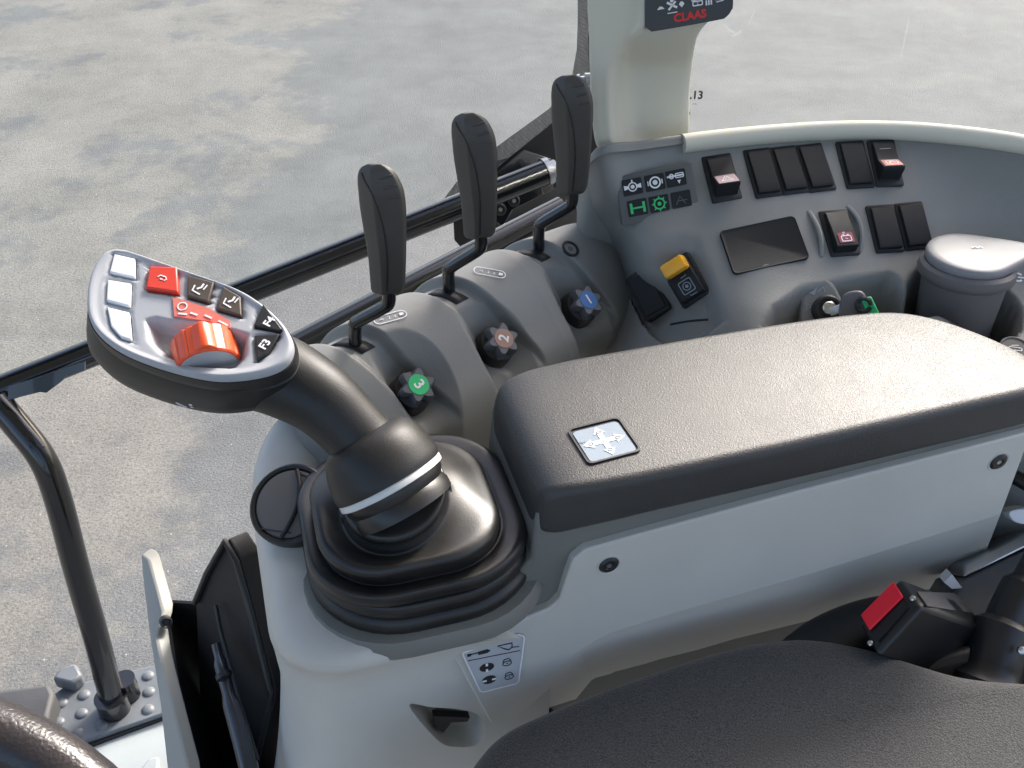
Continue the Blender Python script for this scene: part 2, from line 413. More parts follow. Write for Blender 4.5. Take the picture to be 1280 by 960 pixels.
# lever bank: a barrel with raised humps, slots between them
L0 = Z(563, 380, 2.03); L0.z = 0
chan = [-.198, -.097, 0.0, .100]
prof = crv([(.075, 1.80), (.068, 1.93), (.058, 1.985), (.040, 2.022), (.018, 2.040), (-.004, 2.042), (-.028, 2.028), (-.05, 2.005), (-.066, 1.985), (-.073, 1.955), (-.077, 1.88), (-.079, 1.75)], 14)
def bank(a, i):
    b, z = prof[i]
    zm = 1.75 + .24 * sstep((-.085 - a) / .03)
    b0, z0 = prof[max(0, i - 1)]; b1, z1 = prof[min(len(prof) - 1, i + 1)]
    t = Vector((b1 - b0, z1 - z0)).normalized(); nn = Vector((t.y, -t.x))
    if nn.y < 0 and z > 1.97: nn = -nn
    if b > .03 and nn.x < 0: nn = -nn
    if b < -.03 and nn.x > 0: nn = -nn
    off = .005 - .10 * max(0, a - .07) - .05 * max(0, -.06 - a)
    m = sstep((z - 1.975) / .03)
    for c in chan:
        cc = c - b * .42
        d = a - cc
        w = sstep((d + .021) / .009) * sstep((.0165 - d) / .005)
        off -= .0085 * w * m
    for (ka, kb) in DISH:
        dd = math.hypot(a - ka - .006, b - kb)
        off -= min(.016, max(0, .036 - dd) * .62) * sstep((a - ka + .012) / .012)
    e = sstep((a - .160) / .05)
    off -= .008 * e * m
    off -= .05 * sstep((-.160 - a) / .024) * m
    if z < zm:
        z = zm; b *= .9
    return L0 + A_ * a + B_ * (b + nn.x * off) + W * (z + nn.y * off)
na = 330
DISH = []
G = [[bank(-.170 + .396 * k / 110, i) for i in range(len(prof))] for k in range(111)]
bm = BM(); grid_mesh(bm, G); BANK = bvh_of(bm); bm.free()
for (x, y) in ((716, 392), (612, 440), (508, 497)):
    p_ = hit(x, y, BANK)[0] - L0; DISH.append((p_.dot(A_), p_.dot(B_)))
print('dish', DISH)
G = [[bank(-.170 + .396 * k / na, i) for i in range(len(prof))] for k in range(na + 1)]
bm = BM(); grid_mesh(bm, G); BANK = bvh_of(bm)
housing = build('lever_housing', bm, 'console', console, sharp=0)
# seam along foot of the bank
bm = BM()
pts = [hit(x, y, CON)[0] + W * .0004 for x, y in crv([(838, 406), (860, 402), (885, 400)], 8)]
sweep(bm, pts, .0009, 6); build('seam', bm, 'void', console)

slots = []
for c in chan[1:]:
    i = min(range(len(prof)), key=lambda k: abs(prof[k][0] - .002) + (0 if prof[k][1] > 2 else 9))
    rings = []
    path = [bank(c - prof[k][0] * .42 - .001, k) for k in range(i - 9, i + 10, 2)]
    bm = BM()
    side = (A_ - B_ * 0).normalized()
    for sgn in (0,):
        w = .0068
        top = [p + side * w + W * .0006 for p in path] + [p - side * w + W * .0006 for p in reversed(path)]
        vs = [bm.verts.new(p) for p in top]; k = len(path)
        for q in range(k - 1): bm.faces.new((vs[q], vs[q + 1], vs[2 * k - 2 - q], vs[2 * k - 1 - q]))
    build('slot', bm, 'void', housing, solid=.0004)
    slots.append(bank(c - prof[i][0] * .42, i))

# scale marks beside slots
for (x, y, x2, y2) in ((488, 397, 512, 391), (612, 341, 632, 346), (0, 0, 0, 0)):
    if not x: continue
    p, n_ = hit(x, y, BANK); q, _ = hit(x2, y2, BANK)
    f = Fr(p + n_ * .0004, q - p, n_)
    bm = BM(); h = .0042; w = .0135
    stroke(bm, f, rrect(w, h, h * .98, 5), .0007, closed=True)
    flat(bm, f.at(.009, 0), [(-.0015, -.0015), (.0022, -.0008), (.0022, .0015), (-.001, .0018)], .0003)
    for k in (-.001, .004): text(bm, f.at(k, 0), '2' if k < 0 else 'z', .0045)
    stroke(bm, f.at(-.007, 0), [(-.002, 0), (.001, .001), (.0005, -.001)], .0006)
    build('scale_mark', bm, 'ink', housing)
p, n_ = hit(713, 311, BANK)
f = Fr(p, A_, n_); bm = BM(); revolve(bm, f, [(.0085, -.001), (.0085, .0008), (.0065, .0012), (.0055, -.003)], 20); o = build('bolt_cap', bm, 'black', housing)
bm = BM(); flat(bm, f, circ(.003, 6), .0012, -.001); build('socket', bm, 'knob', o)

# numbered knobs
def knob(px, py, num, dm, lab):
    p, n_ = hit(px, py, BANK)
    n_ = (Vector((.40, -.45, .78))).normalized()
    f = Fr(p + n_ * .002, Vector((1, .25, 0)), n_)
    bm = BM(); revolve(bm, f, [(.0200, -.012), (.0200, -.005), (.0192, -.0035), (.0182, -.005), (.0178, -.010)], 30)
    k = build('numbered_knob', bm, 'black', console, label=lab)
    bm = BM(); revolve(bm, f, [(.0172, -.012), (.0165, .010), (.0150, .017), (.010, .0195)], 30); build('knob_base', bm, 'black', k)
    star = []
    for j in range(60):
        a = 2 * math.pi * j / 60; star.append((a, .0132 + .0026 * math.cos(6 * a)))
    def rg(s, h): return [f.p(r_ * s * math.cos(a + .3), r_ * s * math.sin(a + .3), h) for a, r_ in star]
    bm = BM(); loft(bm, [rg(.86, .012), rg(.95, .016), rg(1.0, .021), rg(.96, .0260), rg(.86, .0280)]); build('star_grip', bm, 'knob', k)
    bm = BM(); g = f.up(.0280); loft(bm, [[g.p(a, b, 0) for a, b in circ(.0086, 28)], [g.p(a, b, .0006) for a, b in circ(.0083, 28)]]); d = build('number_disc', bm, dm, k)
    bm = BM(); text(bm, g.up(.0006).rot({'1': 22, '2': 70, '3': -58}[num]), num, .0125, bold=.0003); build('number', bm, 'ink', d)
knob(716, 392, '1', 'blue', 'six-lobed knob with a blue disc numbered 1')
knob(612, 440, '2', 'bronze', 'six-lobed knob with a brown disc numbered 2')
knob(508, 497, '3', 'green', 'six-lobed knob with a green disc numbered 3')

# --- switches on the sloping panel
def socket_frame(f, w, h, parent, m='void'):
    bm = BM(); o = rrect(w + .0016, h + .0016, .0015, 3)
    loft(bm, [[f.p(a, b, -.009) for a, b in o], [f.p(a, b, .0012) for a, b in o], [f.p(a * .95, b * .97, .0018) for a, b in o]])
    return build('rocker_switch', bm, m, parent, sharp=40)
def rocker_body(f, w, h, prof_, m, parent, name='rocker'):
    """side profile (b,height) extruded over width"""
    bm = BM()
    pts = [(-h, 0)] + prof_ + [(h, 0)]
    loft(bm, [[f.p(-w, b, c) for b, c in pts], [f.p(w, b, c) for b, c in pts]])
    return build(name, bm, m, parent, bevel=.0007, seg=2)
def blank(c, lab=None, up_=0):
    f, w, h = quad(c, CON); f = f.up(up_); o = socket_frame(f, w, h, console)
    if lab: o['label'] = lab
    rocker_body(f, w * .9, h * .93, [(-h * .93, .0042), (-h * .8, .0052), (h * .8, .0046), (h * .93, .0036)], 'blank', o, 'blank_cover')
for c in ([(934, 190), (963, 187), (973, 243), (943, 247)], [(967, 187), (996, 184), (1005, 239), (976, 243)], [(1000, 184), (1029, 181), (1038, 236), (1008, 240)],
          [(1051, 180), (1082, 178), (1086, 233), (1055, 235)], [(1086, 260), (1117, 258), (1126, 313), (1094, 315)], [(1122, 257), (1153, 254), (1161, 309), (1130, 312)]):
    blank(c, 'blank black rocker cover')
# wide black cover
f, w, h = quad([(899, 291), (993, 270), (1011, 325), (916, 345)], CON)
bm = BM(); o = rrect(w, h, .004, 4)
loft(bm, [[f.p(a, b, -.004) for a, b in o], [f.p(a, b, .0022) for a, b in o], [f.p(a * .985, b * .97, .003) for a, b in o], [f.p(a * .93, b * .88, .0022) for a, b in o]])
build('blank_panel', bm, 'blank', console, sharp=40, label='wide blank black cover plate')
# hazard
f, w, h = quad([(878, 199), (912, 194), (924, 247), (893, 252)], CON)
o = socket_frame(f, w, h, console); o['label'] = 'hazard light rocker with a red triangle'
rb = rocker_body(f, w * .86, h * .92, [(-h * .80, .0035), (-h * .72, .013), (-h * .62, .0165), (-h * .02, .0075), (h * .75, .006), (h * .9, .004)], 'blank', o)
def tilt(f, w, b0, c0, b1, c1):
    y = f.y * (b1 - b0) + f.n * (c1 - c0)
    return Fr(f.p(0, (b0 + b1) / 2, (c0 + c1) / 2), f.x, f.x.cross(y)), y.length / 2
tf, hh = tilt(f, w, -h * .62, .0168, -h * .04, .0078)
bm = BM(); flat(bm, tf, rrect(w * .76, hh * .9, .001, 3), .0003); s = build('symbol_plate', bm, 'rose', rb)
bm = BM(); g = tf.up(.0003); stroke(bm, g, [(-.005, -.0035), (.005, -.0035), (0, .005)], .0012, closed=True); stroke(bm, g, [(-.0018, -.0016), (.0018, -.0016), (0, .0016)], .0006, closed=True); build('hazard_triangle', bm, 'ink', s)
# top right rocker (lit red label)
f, w, h = quad([(1089, 178), (1118, 177), (1124, 231), (1093, 233)], CON)
o = socket_frame(f, w, h, console); o['label'] = 'tipped rocker with a pale red label'
rb = rocker_body(f, w * .88, h * .92, [(-h * .78, .0035), (-h * .70, .015), (-h * .60, .0175), (-h * .05, .0085), (h * .75, .006), (h * .9, .004)], 'blank', o)
tf, hh = tilt(f, w, -h * .60, .0178, -h * .05, .0088)
bm = BM(); flat(bm, tf, rrect(w * .72, hh * .85, .001, 3), .0003); s = build('symbol_plate', bm, 'pink', rb)
g = tf.up(.0003); bm = BM(); stroke(bm, g, rrect(w * .45, hh * .45, .001, 2), .0008, closed=True); stroke(bm, g, [(-w * .3, -hh * .2), (0, hh * .2), (w * .35, -.0005)], .0009); stroke(bm, g, [(-w * .2, hh * .25), (w * .2, hh * .25)], .0007); build('symbol', bm, 'ink', s)
bm = BM(); stroke(bm, f.at(0, h * .5, .0067), [(-.005, 0), (.005, 0)], .0007); build('window_mark', bm, 'grayink', rb)
# middle rocker (battery isolator) between two curved guards
f, w, h = quad([(1030, 266), (1058, 264), (1069, 317), (1038, 320)], CON)
o = socket_frame(f, w * 1.1, h, console); o['label'] = 'rocker with a maroon battery label between two guard ribs'
rb = rocker_body(f, w * .92, h * .93, [(-h * .90, .004), (-h * .82, .010), (-h * .1, .0085), (h * .8, .005), (h * .92, .004)], 'blank', o)
tf, hh = tilt(f, w, -h * .80, .0101, -h * .12, .0086)
bm = BM(); flat(bm, tf.at(0, .0005), rrect(w * .62, hh * .72, .001, 3), .0004); s = build('symbol_plate', bm, 'maroon', rb)
g = tf.at(0, .0005, .0004); bm = BM(); stroke(bm, g.at(0, -.0012), rrect(.0042, .0026, .0003, 1), .0008, closed=True); flat(bm, g.at(-.002, .0022), [(-.0009, -.0006), (.0009, -.0006), (.0009, .0006), (-.0009, .0006)]); flat(bm, g.at(.002, .0022), [(-.0009, -.0006), (.0009, -.0006), (.0009, .0006), (-.0009, .0006)])
stroke(bm, g.at(-.001, .0046), circ(.0009, 10, 0, 0, 0, 360, .0006), .0004, closed=True); stroke(bm, g, [(-.001, -.001), (.0012, -.0016)], .0005)
build('battery_symbol', bm, 'ink', s)
for xs in ([(1011, 264), (1020, 285), (1025, 303), (1027, 320)], [(1060, 258), (1070, 275), (1075, 295), (1075, 314)]):
    bm = BM(); pts = []
    for k, q in enumerate(crv(xs, 6)):
        p, n_ = hit(q[0], q[1], CON); pts.append(p + n_ * (.0045 * math.sin(math.pi * k / 18) - .001))
    sweep(bm, pts, .0022, 8); build('guard_rib', bm, 'console', console)
# amber switch
f, w, h = quad([(825, 340), (856, 318), (890, 363), (857, 381)], CON)
o = socket_frame(f, w * .95, h, console); o['label'] = 'rocker with a raised amber safety latch'
rb = rocker_body(f, w * .86, h * .95, [(-h * .93, .006), (-h * .86, .0085), (h * .1, .010), (h * .9, .005)], 'blank', o)
bm = BM(); q = rrect(w * .82, h * .34, .002, 3)
loft(bm, [[f.p(a, b + h * .66, .006) for a, b in q], [f.p(a, b + h * .64, .016) for a, b in q], [f.p(a * .95, b * .85 + h * .62, .0205) for a, b in q], [f.p(a * .8, b * .6 + h * .62, .0215) for a, b in q]])
build('amber_latch', bm, 'yellow', rb, sharp=40)
g = Fr(f.p(0, -h * .36, .0092), f.x, f.n - f.y * .06).rot(0)
bm = BM(); stroke(bm, g, circ(.0034, 18), .0008, closed=True); flat(bm, g, circ(.0015, 10))
stroke(bm, g, rrect(.0056, .0056, .0012, 3), .0008, closed=True); stroke(bm, g.at(.002, .0085), [(-.003, 0), (.002, 0), (.002, .0012)], .0006); stroke(bm, g.at(.001, -.0082), [(-.002, .0008), (-.002, -.0006), (.004, -.0006)], .0006)
build('shaft_symbol', bm, 'bluelabel', rb)

cq = [(779, 353), (805, 338), (841, 380), (813, 397)]
fa = f; p_, n_ = hit(810, 367, CON); f = Fr(p_ + fa.n * .0105, fa.x, (fa.n + Vector((-.06, .0, .05))))
lq = [f.px(x, y) for x, y in cq]
tx = Vector((lq[1][0] - lq[0][0] + lq[2][0] - lq[3][0], lq[1][1] - lq[0][1] + lq[2][1] - lq[3][1])) / 4
ty = Vector((lq[0][0] - lq[3][0] + lq[1][0] - lq[2][0], lq[0][1] - lq[3][1] + lq[1][1] - lq[2][1])) / 4
cxy = (sum(a for a, b in lq) / 4, sum(b for a, b in lq) / 4)
f = Fr(f.p(*cxy), f.x * tx.x + f.y * tx.y, f.n); w, h = tx.length, ty.length
o = socket_frame(f, w, h, console); o['label'] = 'plain black cover beside the amber switch'
rocker_body(f, w * .9, h * .93, [(-h * .93, .0026), (-h * .8, .0034), (h * .8, .0034), (h * .93, .0026)], 'blank', o, 'blank_cover')
# indicator light panel
f, w, h = quad([(765, 221), (861, 204), (875, 263), (781, 282)], CON)
bm = BM(); q = rrect(w, h, .0015, 3)
loft(bm, [[f.p(a, b, -.008) for a, b in q], [f.p(a, b, .0044) for a, b in q], [f.p(a * .98, b * .97, .0048) for a, b in q]])
M['tile'] = mat('indicator frame plastic', (.10, .105, .10), .5, .2, 1300, .05, 20)
ipan = build('indicator_panel', bm, 'tile', console, sharp=40, label='framed panel of six warning lights in two rows')
cells = [(777, 222, 804, 245, 'fan', 'ink'), (805, 217, 832, 239, 'ring', 'ink'), (832, 212, 858, 233, 'screw', 'ink'),
         (783, 248, 811, 271, 'axle', 'greenink'), (811, 243, 837, 266, 'gear', 'greenink'), (838, 238, 865, 260, 'off', 'ink_dim')]
fp = f.up(.0048)
for i, (x0, y0, x1, y1, sym, im) in enumerate(cells):
    cx, cy = fp.px((x0 + x1) / 2, (y0 + y1) / 2)
    g = fp.at(cx, cy); bm = BM(); q = rrect(w * .255, h * .33, .001, 3)
    loft(bm, [[g.p(a, b, 0) for a, b in q], [g.p(a * .98, b * .98, .0010) for a, b in q]])
    lamp = build('indicator_light', bm, 'blank', ipan, sharp=40); g = g.up(.0010); bm = BM()
    if sym == 'fan':
        stroke(bm, g, circ(.0036, 14), .001, closed=True); flat(bm, g, circ(.0018, 8)); flat(bm, g, [(-.0075, -.002), (-.003, -.001), (-.003, .001), (-.0075, .002)]); flat(bm, g, [(.003, -.001), (.0075, -.002), (.0075, .002), (.003, .001)]); stroke(bm, g, [(0, .0035), (0, .006)], .0012)
    elif sym == 'ring':
        stroke(bm, g, circ(.0045, 16), .0014, closed=True); flat(bm, g, circ(.0022, 10)); stroke(bm, g, [(-.0062, -.002), (-.0062, .002)], .0008); stroke(bm, g, [(.0062, -.002), (.0062, .002)], .0008)
    elif sym == 'screw':
        stroke(bm, g, [(-.008, .002), (.006, .002)], .0014); stroke(bm, g.at(-.004, .002), circ(.0018, 10), .001, closed=True); stroke(bm, g.at(.003, .002), rrect(.0035, .0018, .0008, 2), .0008, closed=True); flat(bm, g, [(.0005, -.002), (.0035, -.002), (.002, -.0052)])
    elif sym == 'axle':
        for s_ in (-1, 1): stroke(bm, g, [(s_ * .0055, -.0045), (s_ * .0055, .0045)], .0022)
        stroke(bm, g, [(-.0055, 0), (.0055, 0)], .0014)
    elif sym == 'gear':
        stroke(bm, g, circ(.0045, 16), .0013, closed=True); flat(bm, g, circ(.0018, 8))
        for k in range(8):
            a = k * math.pi / 4; stroke(bm, g, [(.005 * math.cos(a), .005 * math.sin(a)), (.0065 * math.cos(a), .0065 * math.sin(a))], .001)
    else:
        stroke(bm, g, [(-.005, -.004), (-.001, .003), (.003, -.004)], .0007); stroke(bm, g, [(-.003, -.001), (.005, -.001)], .0006)
    build('symbol', bm, im, lamp)

# ignition lock pod
pc = D(1030, 405, .85)
f = Fr(pc, (1, -.25, 0), (-.05, -.62, .62))
bm = BM()
o_ = [f.px(x, y) for x, y in crv([(1000, 440), (1000, 400), (1002, 372), (1010, 352), (1024, 346), (1040, 352), (1052, 372), (1060, 400), (1062, 440)], 6)]
loft(bm, [[f.p(a, b, -.035) for a, b in o_], [f.p(a, b, 0) for a, b in o_]])
pod = build('lock_pod', bm, 'console', console, bevel=.003, seg=3)
g = f.at(*f.px(1033, 388)); bm = BM(); revolve(bm, g, [(.0125, -.004), (.0125, .005), (.0105, .0075), (.0085, .0075), (.008, .006)], 28); lock = build('ignition_lock', bm, 'black', pod)
bm = BM(); revolve(bm, g, [(.0055, .003), (.0055, .0105), (.0048, .0112)], 24); build('lock_barrel', bm, 'chrome', lock)
bm = BM(); q = f.at(*f.px(1016, 362)); flat(bm, q.rot(-15), [(-.003, -.004), (.003, -.004), (.003, .004), (-.003, .004)]); build('stop_symbol', bm, 'grayink', pod)
bm = BM(); q = f.at(*f.px(1027, 362)); stroke(bm, q, [(-.003, -.003), (.001, .003)], .001); stroke(bm, q, [(.001, .003), (.003, -.002)], .0008); text(bm, f.at(*f.px(1010, 385)), 'P', .009); build('symbol', bm, 'grayink', pod)

# round emblem on the shelf at the right edge and the printed mark
p, n_ = hit(1268, 438, CON); f = Fr(p, (1, -.2, 0), n_)
bm = BM(); revolve(bm, f, [(.0125, -.002), (.0125, .002), (.0112, .003), (.0105, .0015)], 30); em = build('round_badge', bm, 'lid', console)
bm = BM(); flat(bm, f, circ(.0104, 28), .0004, .0016); d = build('badge_face', bm, 'black', em)
bm = BM(); g = f.up(.0020); stroke(bm, g, rrect(.005, .0015, .001, 2), .0006, closed=True); stroke(bm, g.at(0, .003), [(-.003, 0), (.003, .001)], .0006); build('symbol', bm, 'ink', d)
p, n_ = hit(1272, 347, CON); f = Fr(p + n_ * .0004, (1, -.2, 0), n_)
bm = BM(); stroke(bm, f, circ(.004, 14, 0, 0, 40, 320), .0018); stroke(bm, f, [(0, 0), (.005, 0)], .0015); build('printed_symbol', bm, 'ink', console)

# ------------------------------------------------------------------ key with green tag
key = empty('ignition_key', D(1060, 392, .80), 'ignition key with grey head and green plastic tag in the lock', 'key')
kb = D(1043, 388, .838); kd = (D(1072, 380, .815) - kb).normalized()
bm = BM(); f = Fr(kb, kd, Vector((-.2, -.8, .5)))
flat(bm, f, [(-.004, -.0035), (.012, -.0035), (.012, .0035), (-.004, .0035)], .002, -.001); build('blade', bm, 'chrome', key, bevel=.0003)
hf = Fr(D(1068, 392, .832), (1, -.2, .1), (-.25, -.75, .6))
bm = BM(); q = [hf.px(x, y) for x, y in crv([(1048, 405), (1050, 378), (1058, 366), (1076, 364), (1084, 376), (1086, 405)], 5)]
loft(bm, [[hf.p(a, b, -.004) for a, b in q], [hf.p(a, b, .003) for a, b in q]]); build('key_head', bm, 'ash', key, bevel=.002, seg=3)
bm = BM(); sweep(bm, [hf.p(a, b, .005) for a, b in circ(.0055, 20, *hf.px(1079, 382))], .0018, 8); build('key_ring', bm, 'black', key)
tf = Fr(D(1088, 385, .826), (.8, -.3, -.5), (-.2, -.75, .65))
bm = BM(); q = [tf.px(x, y) for x, y in [(1076, 376), (1080, 371), (1089, 371), (1098, 390), (1104, 410), (1090, 412), (1084, 392)]]
loft(bm, [[tf.p(a, b, -.001) for a, b in q], [tf.p(a, b, .0015) for a, b in q]]); build('tag', bm, 'green', key, bevel=.0006)

# ------------------------------------------------------------------ ashtray cup in the holder
cb = Vector((cupc.x - .002, cupc.y + .003, 1.982))
ash = empty('ashtray_cup', cb, 'round grey ashtray with teardrop lid standing in the cup holder', 'ashtray')
f = Fr(cb, (1, 0, 0), (0, .10, 1))
bm = BM(); revolve(bm, f, [(.028, -.005), (.0305, .02), (.0338, .068), (.035, .072)], 40); build('cup', bm, 'ash', ash)
bm = BM(); revolve(bm, f, [(.035, .068), (.0378, .0705), (.0388, .0745), (.0378, .079), (.035, .0815), (.032, .081)], 40); build('rim', bm, 'ash', ash)
lf = Fr(f.p(0, .001, .0845), f.x, f.n - f.y * .06)
def lidr(s, h):
    out = []
    for k in range(60):
        a = 2 * math.pi * k / 60; r_ = .0345
        ext = .019 * max(0, math.cos(a + .08)) ** 5
        out.append(lf.p((r_ + ext) * s * math.cos(a), r_ * s * math.sin(a) * (1 - .10 * max(0, math.cos(a)) ** 3), h + .006 * s * s * max(0, math.cos(a)) ** 3))
    return out
bm = BM(); loft(bm, [lidr(.97, -.003), lidr(1, -.001), lidr(1.005, .002), lidr(.985, .0042), lidr(.93, .0056), lidr(.8, .0062), lidr(.4, .0066), lidr(.05, .0067)]); lid = build('lid', bm, 'lid', ash, sharp=60)
bm = BM(); g = lf.at(.006, .004, .0073); stroke(bm, g, [(-.004, 0), (-.001, .0015), (.0005, -.001), (.003, .0015), (.0045, -.001)], .0014); build('symbol', bm, 'ink', lid)

# ------------------------------------------------------------------ pillar trim with display
pil = empty('pillar_trim', Z(800, 190, 2.115), 'pale warm grey cab pillar trim with a dark display on its upper face', 'pillar')
zb = 2.118
PN = Vector((-.10, -1, .10)).normalized(); PP = Z(800, 192, zb)
# front outline per height row: (left, right) in the survey picture, on the plane PP/PN
rowsP = [(191, 760, 853), (186, 752, 856), (176, 744, 857), (150, 740, 857), (125, 738, 858), (100, 737, 861), (80, 736.5, 866), (60, 736, 874), (46, 736, 886), (36, 735, 900), (28, 735, 910), (10, 734, 917), (-20, 733, 919), (-80, 731, 921), (-160, 728, 924)]
rings = []
for (y, xl, xr) in rowsP:
    k = sstep((112 - y) / 80)      # carved recess below, full depth at the display above
    ob = Vector((.12, 1, 0)).normalized()
    rc = .044 * (1 - k)
    L_ = PL(xl, y + 6, PP, PN); R_ = PL(xr, y - 6, PP + Vector((0, rc, 0)), PN)
    ex = (R_ - L_); ex.y = ex.x * .06; wv = ex.length; ex = ex.normalized()
    e_ = .22 + .10 * sstep((90 - y) / 60)
    pts = [(0, .09), (0, .03), (0, .006), (.003, .001), (wv * e_ * .5, 0), (wv * e_ * .85, .0005), (wv * (e_ + .03), .002 + rc * .22), (wv * (e_ + .09), rc * .70), (wv * (e_ + .20), rc * .95), (wv * .80, rc), (wv * .96, rc + .0015), (wv, rc + .008), (wv, rc + .03), (wv, .10)]
    rings.append([L_ + ex * a + ob * b for a, b in crv(pts, 4)])
bm = BM(); rr = [[p for p in r] for r in rings]
cols = [crv([r[i] for r in rr], 4) for i in range(len(rr[0]))]
rr = [[cols[i][j] for i in range(len(cols))] for j in range(len(cols[0]))]
loft(bm, rr); PILB = bvh_of(bm)
build('trim_panel', bm, 'pillar', pil, sharp=50)
# bottom seam shoe
# display
dc = [(806, -60), (917, -60), (914, 24), (808, 38)]
hp = [hit(x, y, PILB)[0] for x, y in [(830, 10), (895, 10), (860, -40)]]
dn = (hp[1] - hp[0]).cross(hp[2] - hp[0]).normalized()
if dn.y > 0: dn = -dn
f = Fr(hp[0] + dn * .001, hp[1] - hp[0], dn)
q = [f.px(x, y) for x, y in crv([(806, -90), (806, 26), (807, 33), (813, 38), (822, 38), (895, 25), (907, 21), (914, 12), (916, 0), (918, -90)], 4)]
bm = BM(); loft(bm, [[f.p(a, b, -.012) for a, b in q], [f.p(a, b, .0012) for a, b in q]]); scr = build('display', bm, mat('display face', (.05, .056, .062), .3, 0, 1, .05, 30), pil, bevel=.0012, label='dark display panel with white symbols and red lettering')
g = Fr(f.p(*f.px(862, 19.5), .0014), f.p(*f.px(880, 17)) - f.p(*f.px(844, 23)), dn)
bm = BM(); text(bm, g, 'CLAAS', .0088, bold=.0004, sx=1.0); build('logo', bm, 'redink', scr)
bm = BM()
g0 = f.up(.0014)
for (x, y, k) in ((826, 10, 0), (840, 7, 1), (852, 5, 2), (872, 4, 3), (886, 3, 4), (900, 0, 5)):
    a, b = g0.px(x, y); gg = Fr(g0.p(a, b), g.x, dn)
    if k == 0: flat(bm, gg, [(-.003, -.001), (.003, -.001), (.001, .001), (-.001, .0012)])
    elif k == 1:
        stroke(bm, gg, [(-.004, .003), (.004, -.002)], .0018); stroke(bm, gg, [(-.003, -.003), (.003, .003)], .0016); stroke(bm, gg.at(0, -.0055), [(-.004, 0), (.004, 0)], .0007); flat(bm, gg.at(0, .004), circ(.0015, 8))
    elif k == 2: flat(bm, gg, [(0, -.0025), (.0022, 0), (.001, .002), (-.001, .002), (-.0022, 0)])
    elif k == 3:
        stroke(bm, gg, rrect(.0038, .0016, .0006, 2), .0009, closed=True); stroke(bm, gg, [(-.005, .0025), (.001, .003)], .0009); text(bm, gg, 'z', .004)
    elif k == 4:
        for s_ in (-.002, 0, .002): stroke(bm, gg, [(s_, -.002), (s_, .002)], .0012)
    else:
        stroke(bm, gg, [(-.004, .001), (.004, .0015)], .001); stroke(bm, gg, [(-.003, -.001), (.003, -.0005)], .0008)
build('display_symbol', bm, 'ink', scr)
# side screw knob on left edge
p = PL(736.5, 117, PP, PN) + Vector((0, .03, 0)); f = Fr(p, (0, 1, 0), (-1, -.15, 0)); p = p
bm = BM(); revolve(bm, f, [(.006, -.004), (.006, .002), (.0035, .002), (.0035, .006), (.0055, .007), (.005, .009)], 20); build('side_screw', bm, 'zinc', pil)

# ------------------------------------------------------------------ rear side window (right) and front side window (left)
win = empty('rear_side_window', Vector((.4, .93, 2.1)), 'dusty clear window pane right of the pale pillar above the switch panel', 'window')
gp = Vector((0, .925, 2.12)); gn = Vector((.0, -1, .12)).normalized()
f = Fr(gp, (1, 0, 0), gn)
bm = BM(); a0 = f.px(790, -120); a1 = f.px(1500, 330)
q = [(a0[0], a1[1]), (a1[0], a1[1]), (a1[0], a0[1]), (a0[0], a0[1])]
loft(bm, [[f.p(a, b, -.005) for a, b in q], [f.p(a, b, 0) for a, b in q]]); pane = build('pane', bm, 'glass_hazy', win, sharp=30)
bm = BM(); g = f.at(*f.px(862, 119), .0004); text(bm, g, '.13', .0105, align='LEFT', bold=.0003); text(bm, g.at(.0035, -.0085), '\u00b7\u00b7', .008, align='LEFT'); flat(bm, g.at(.001, -.017), [(-.001, -.001), (.001, -.001), (.001, .001), (-.001, .001)]); build('printed_mark', bm, 'darkink', pane)

M['smear'] = glass('smeared glass', .11)
bm = BM(); g = f.up(.0005)
for pts_ in ([(915, 45), (922, 42), (926, 38)], [(936, 30), (940, 22), (943, 14)], [(1127, 70), (1131, 48), (1137, 22)], [(905, 30), (912, 38), (918, 40)]):
    stroke(bm, g, [g.px(x, y) for x, y in pts_], .0016, t=.0001)
build('smear', bm, 'smear', pane)
WA = R(29); WX = Vector((math.cos(WA), math.sin(WA), 0)); WN = Vector((math.sin(WA), -math.cos(WA), 0))
fw = Fr(D(700, 230, 1.36), WX, WN)
win2 = empty('front_side_window', fw.o, 'clear window pane left of the pillar with black dotted border behind the rail', 'window')
bm = BM(); q = [fw.px(-260, -130), fw.px(-260, 591), fw.px(556, 265), fw.px(600, 380), fw.px(780, 330), fw.px(780, -130)]
loft(bm, [[fw.p(a, b, -.005) for a, b in q], [fw.p(a, b, 0) for a, b in q]]); pane2 = build('pane', bm, 'glass', win2)
bm = BM(); f2 = fw.up(.0006)
q = [f2.px(x, y) for x, y in [(745, 130), (728, 122), (692, 152), (640, 194), (598, 230), (566, 262), (568, 300), (640, 380), (760, 330)]]
flat(bm, f2, q, .0008); build('black_border', bm, 'void', pane2)
def uvflat(name, poly, m, par):
    bm = BM(); vs = [bm.verts.new(f2.p(a, b, .0003)) for a, b in poly]; fc = bm.faces.new(vs)
    ul = bm.loops.layers.uv.new('UVMap')
    for lp, (a, b) in zip(fc.loops, poly): lp[ul].uv = (a, b)
    return build(name, bm, m, par, recalc=False)
uvflat('dotted_border', [f2.px(x, y) for x, y in [(745, -120), (722, -120), (722, 20), (721, 60), (714, 100), (686, 136), (636, 172), (606, 194), (570, 228), (552, 252), (560, 276), (590, 268), (640, 215), (700, 160), (745, 120)]], 'frit', pane2)
bm = BM(); flat(bm, f2.up(.001), [f2.px(x, y) for x, y in [(733.5, -120), (745, -120), (745, 160), (737, 120), (735, 60)]], .0008); build('black_edge', bm, 'black', pane2)

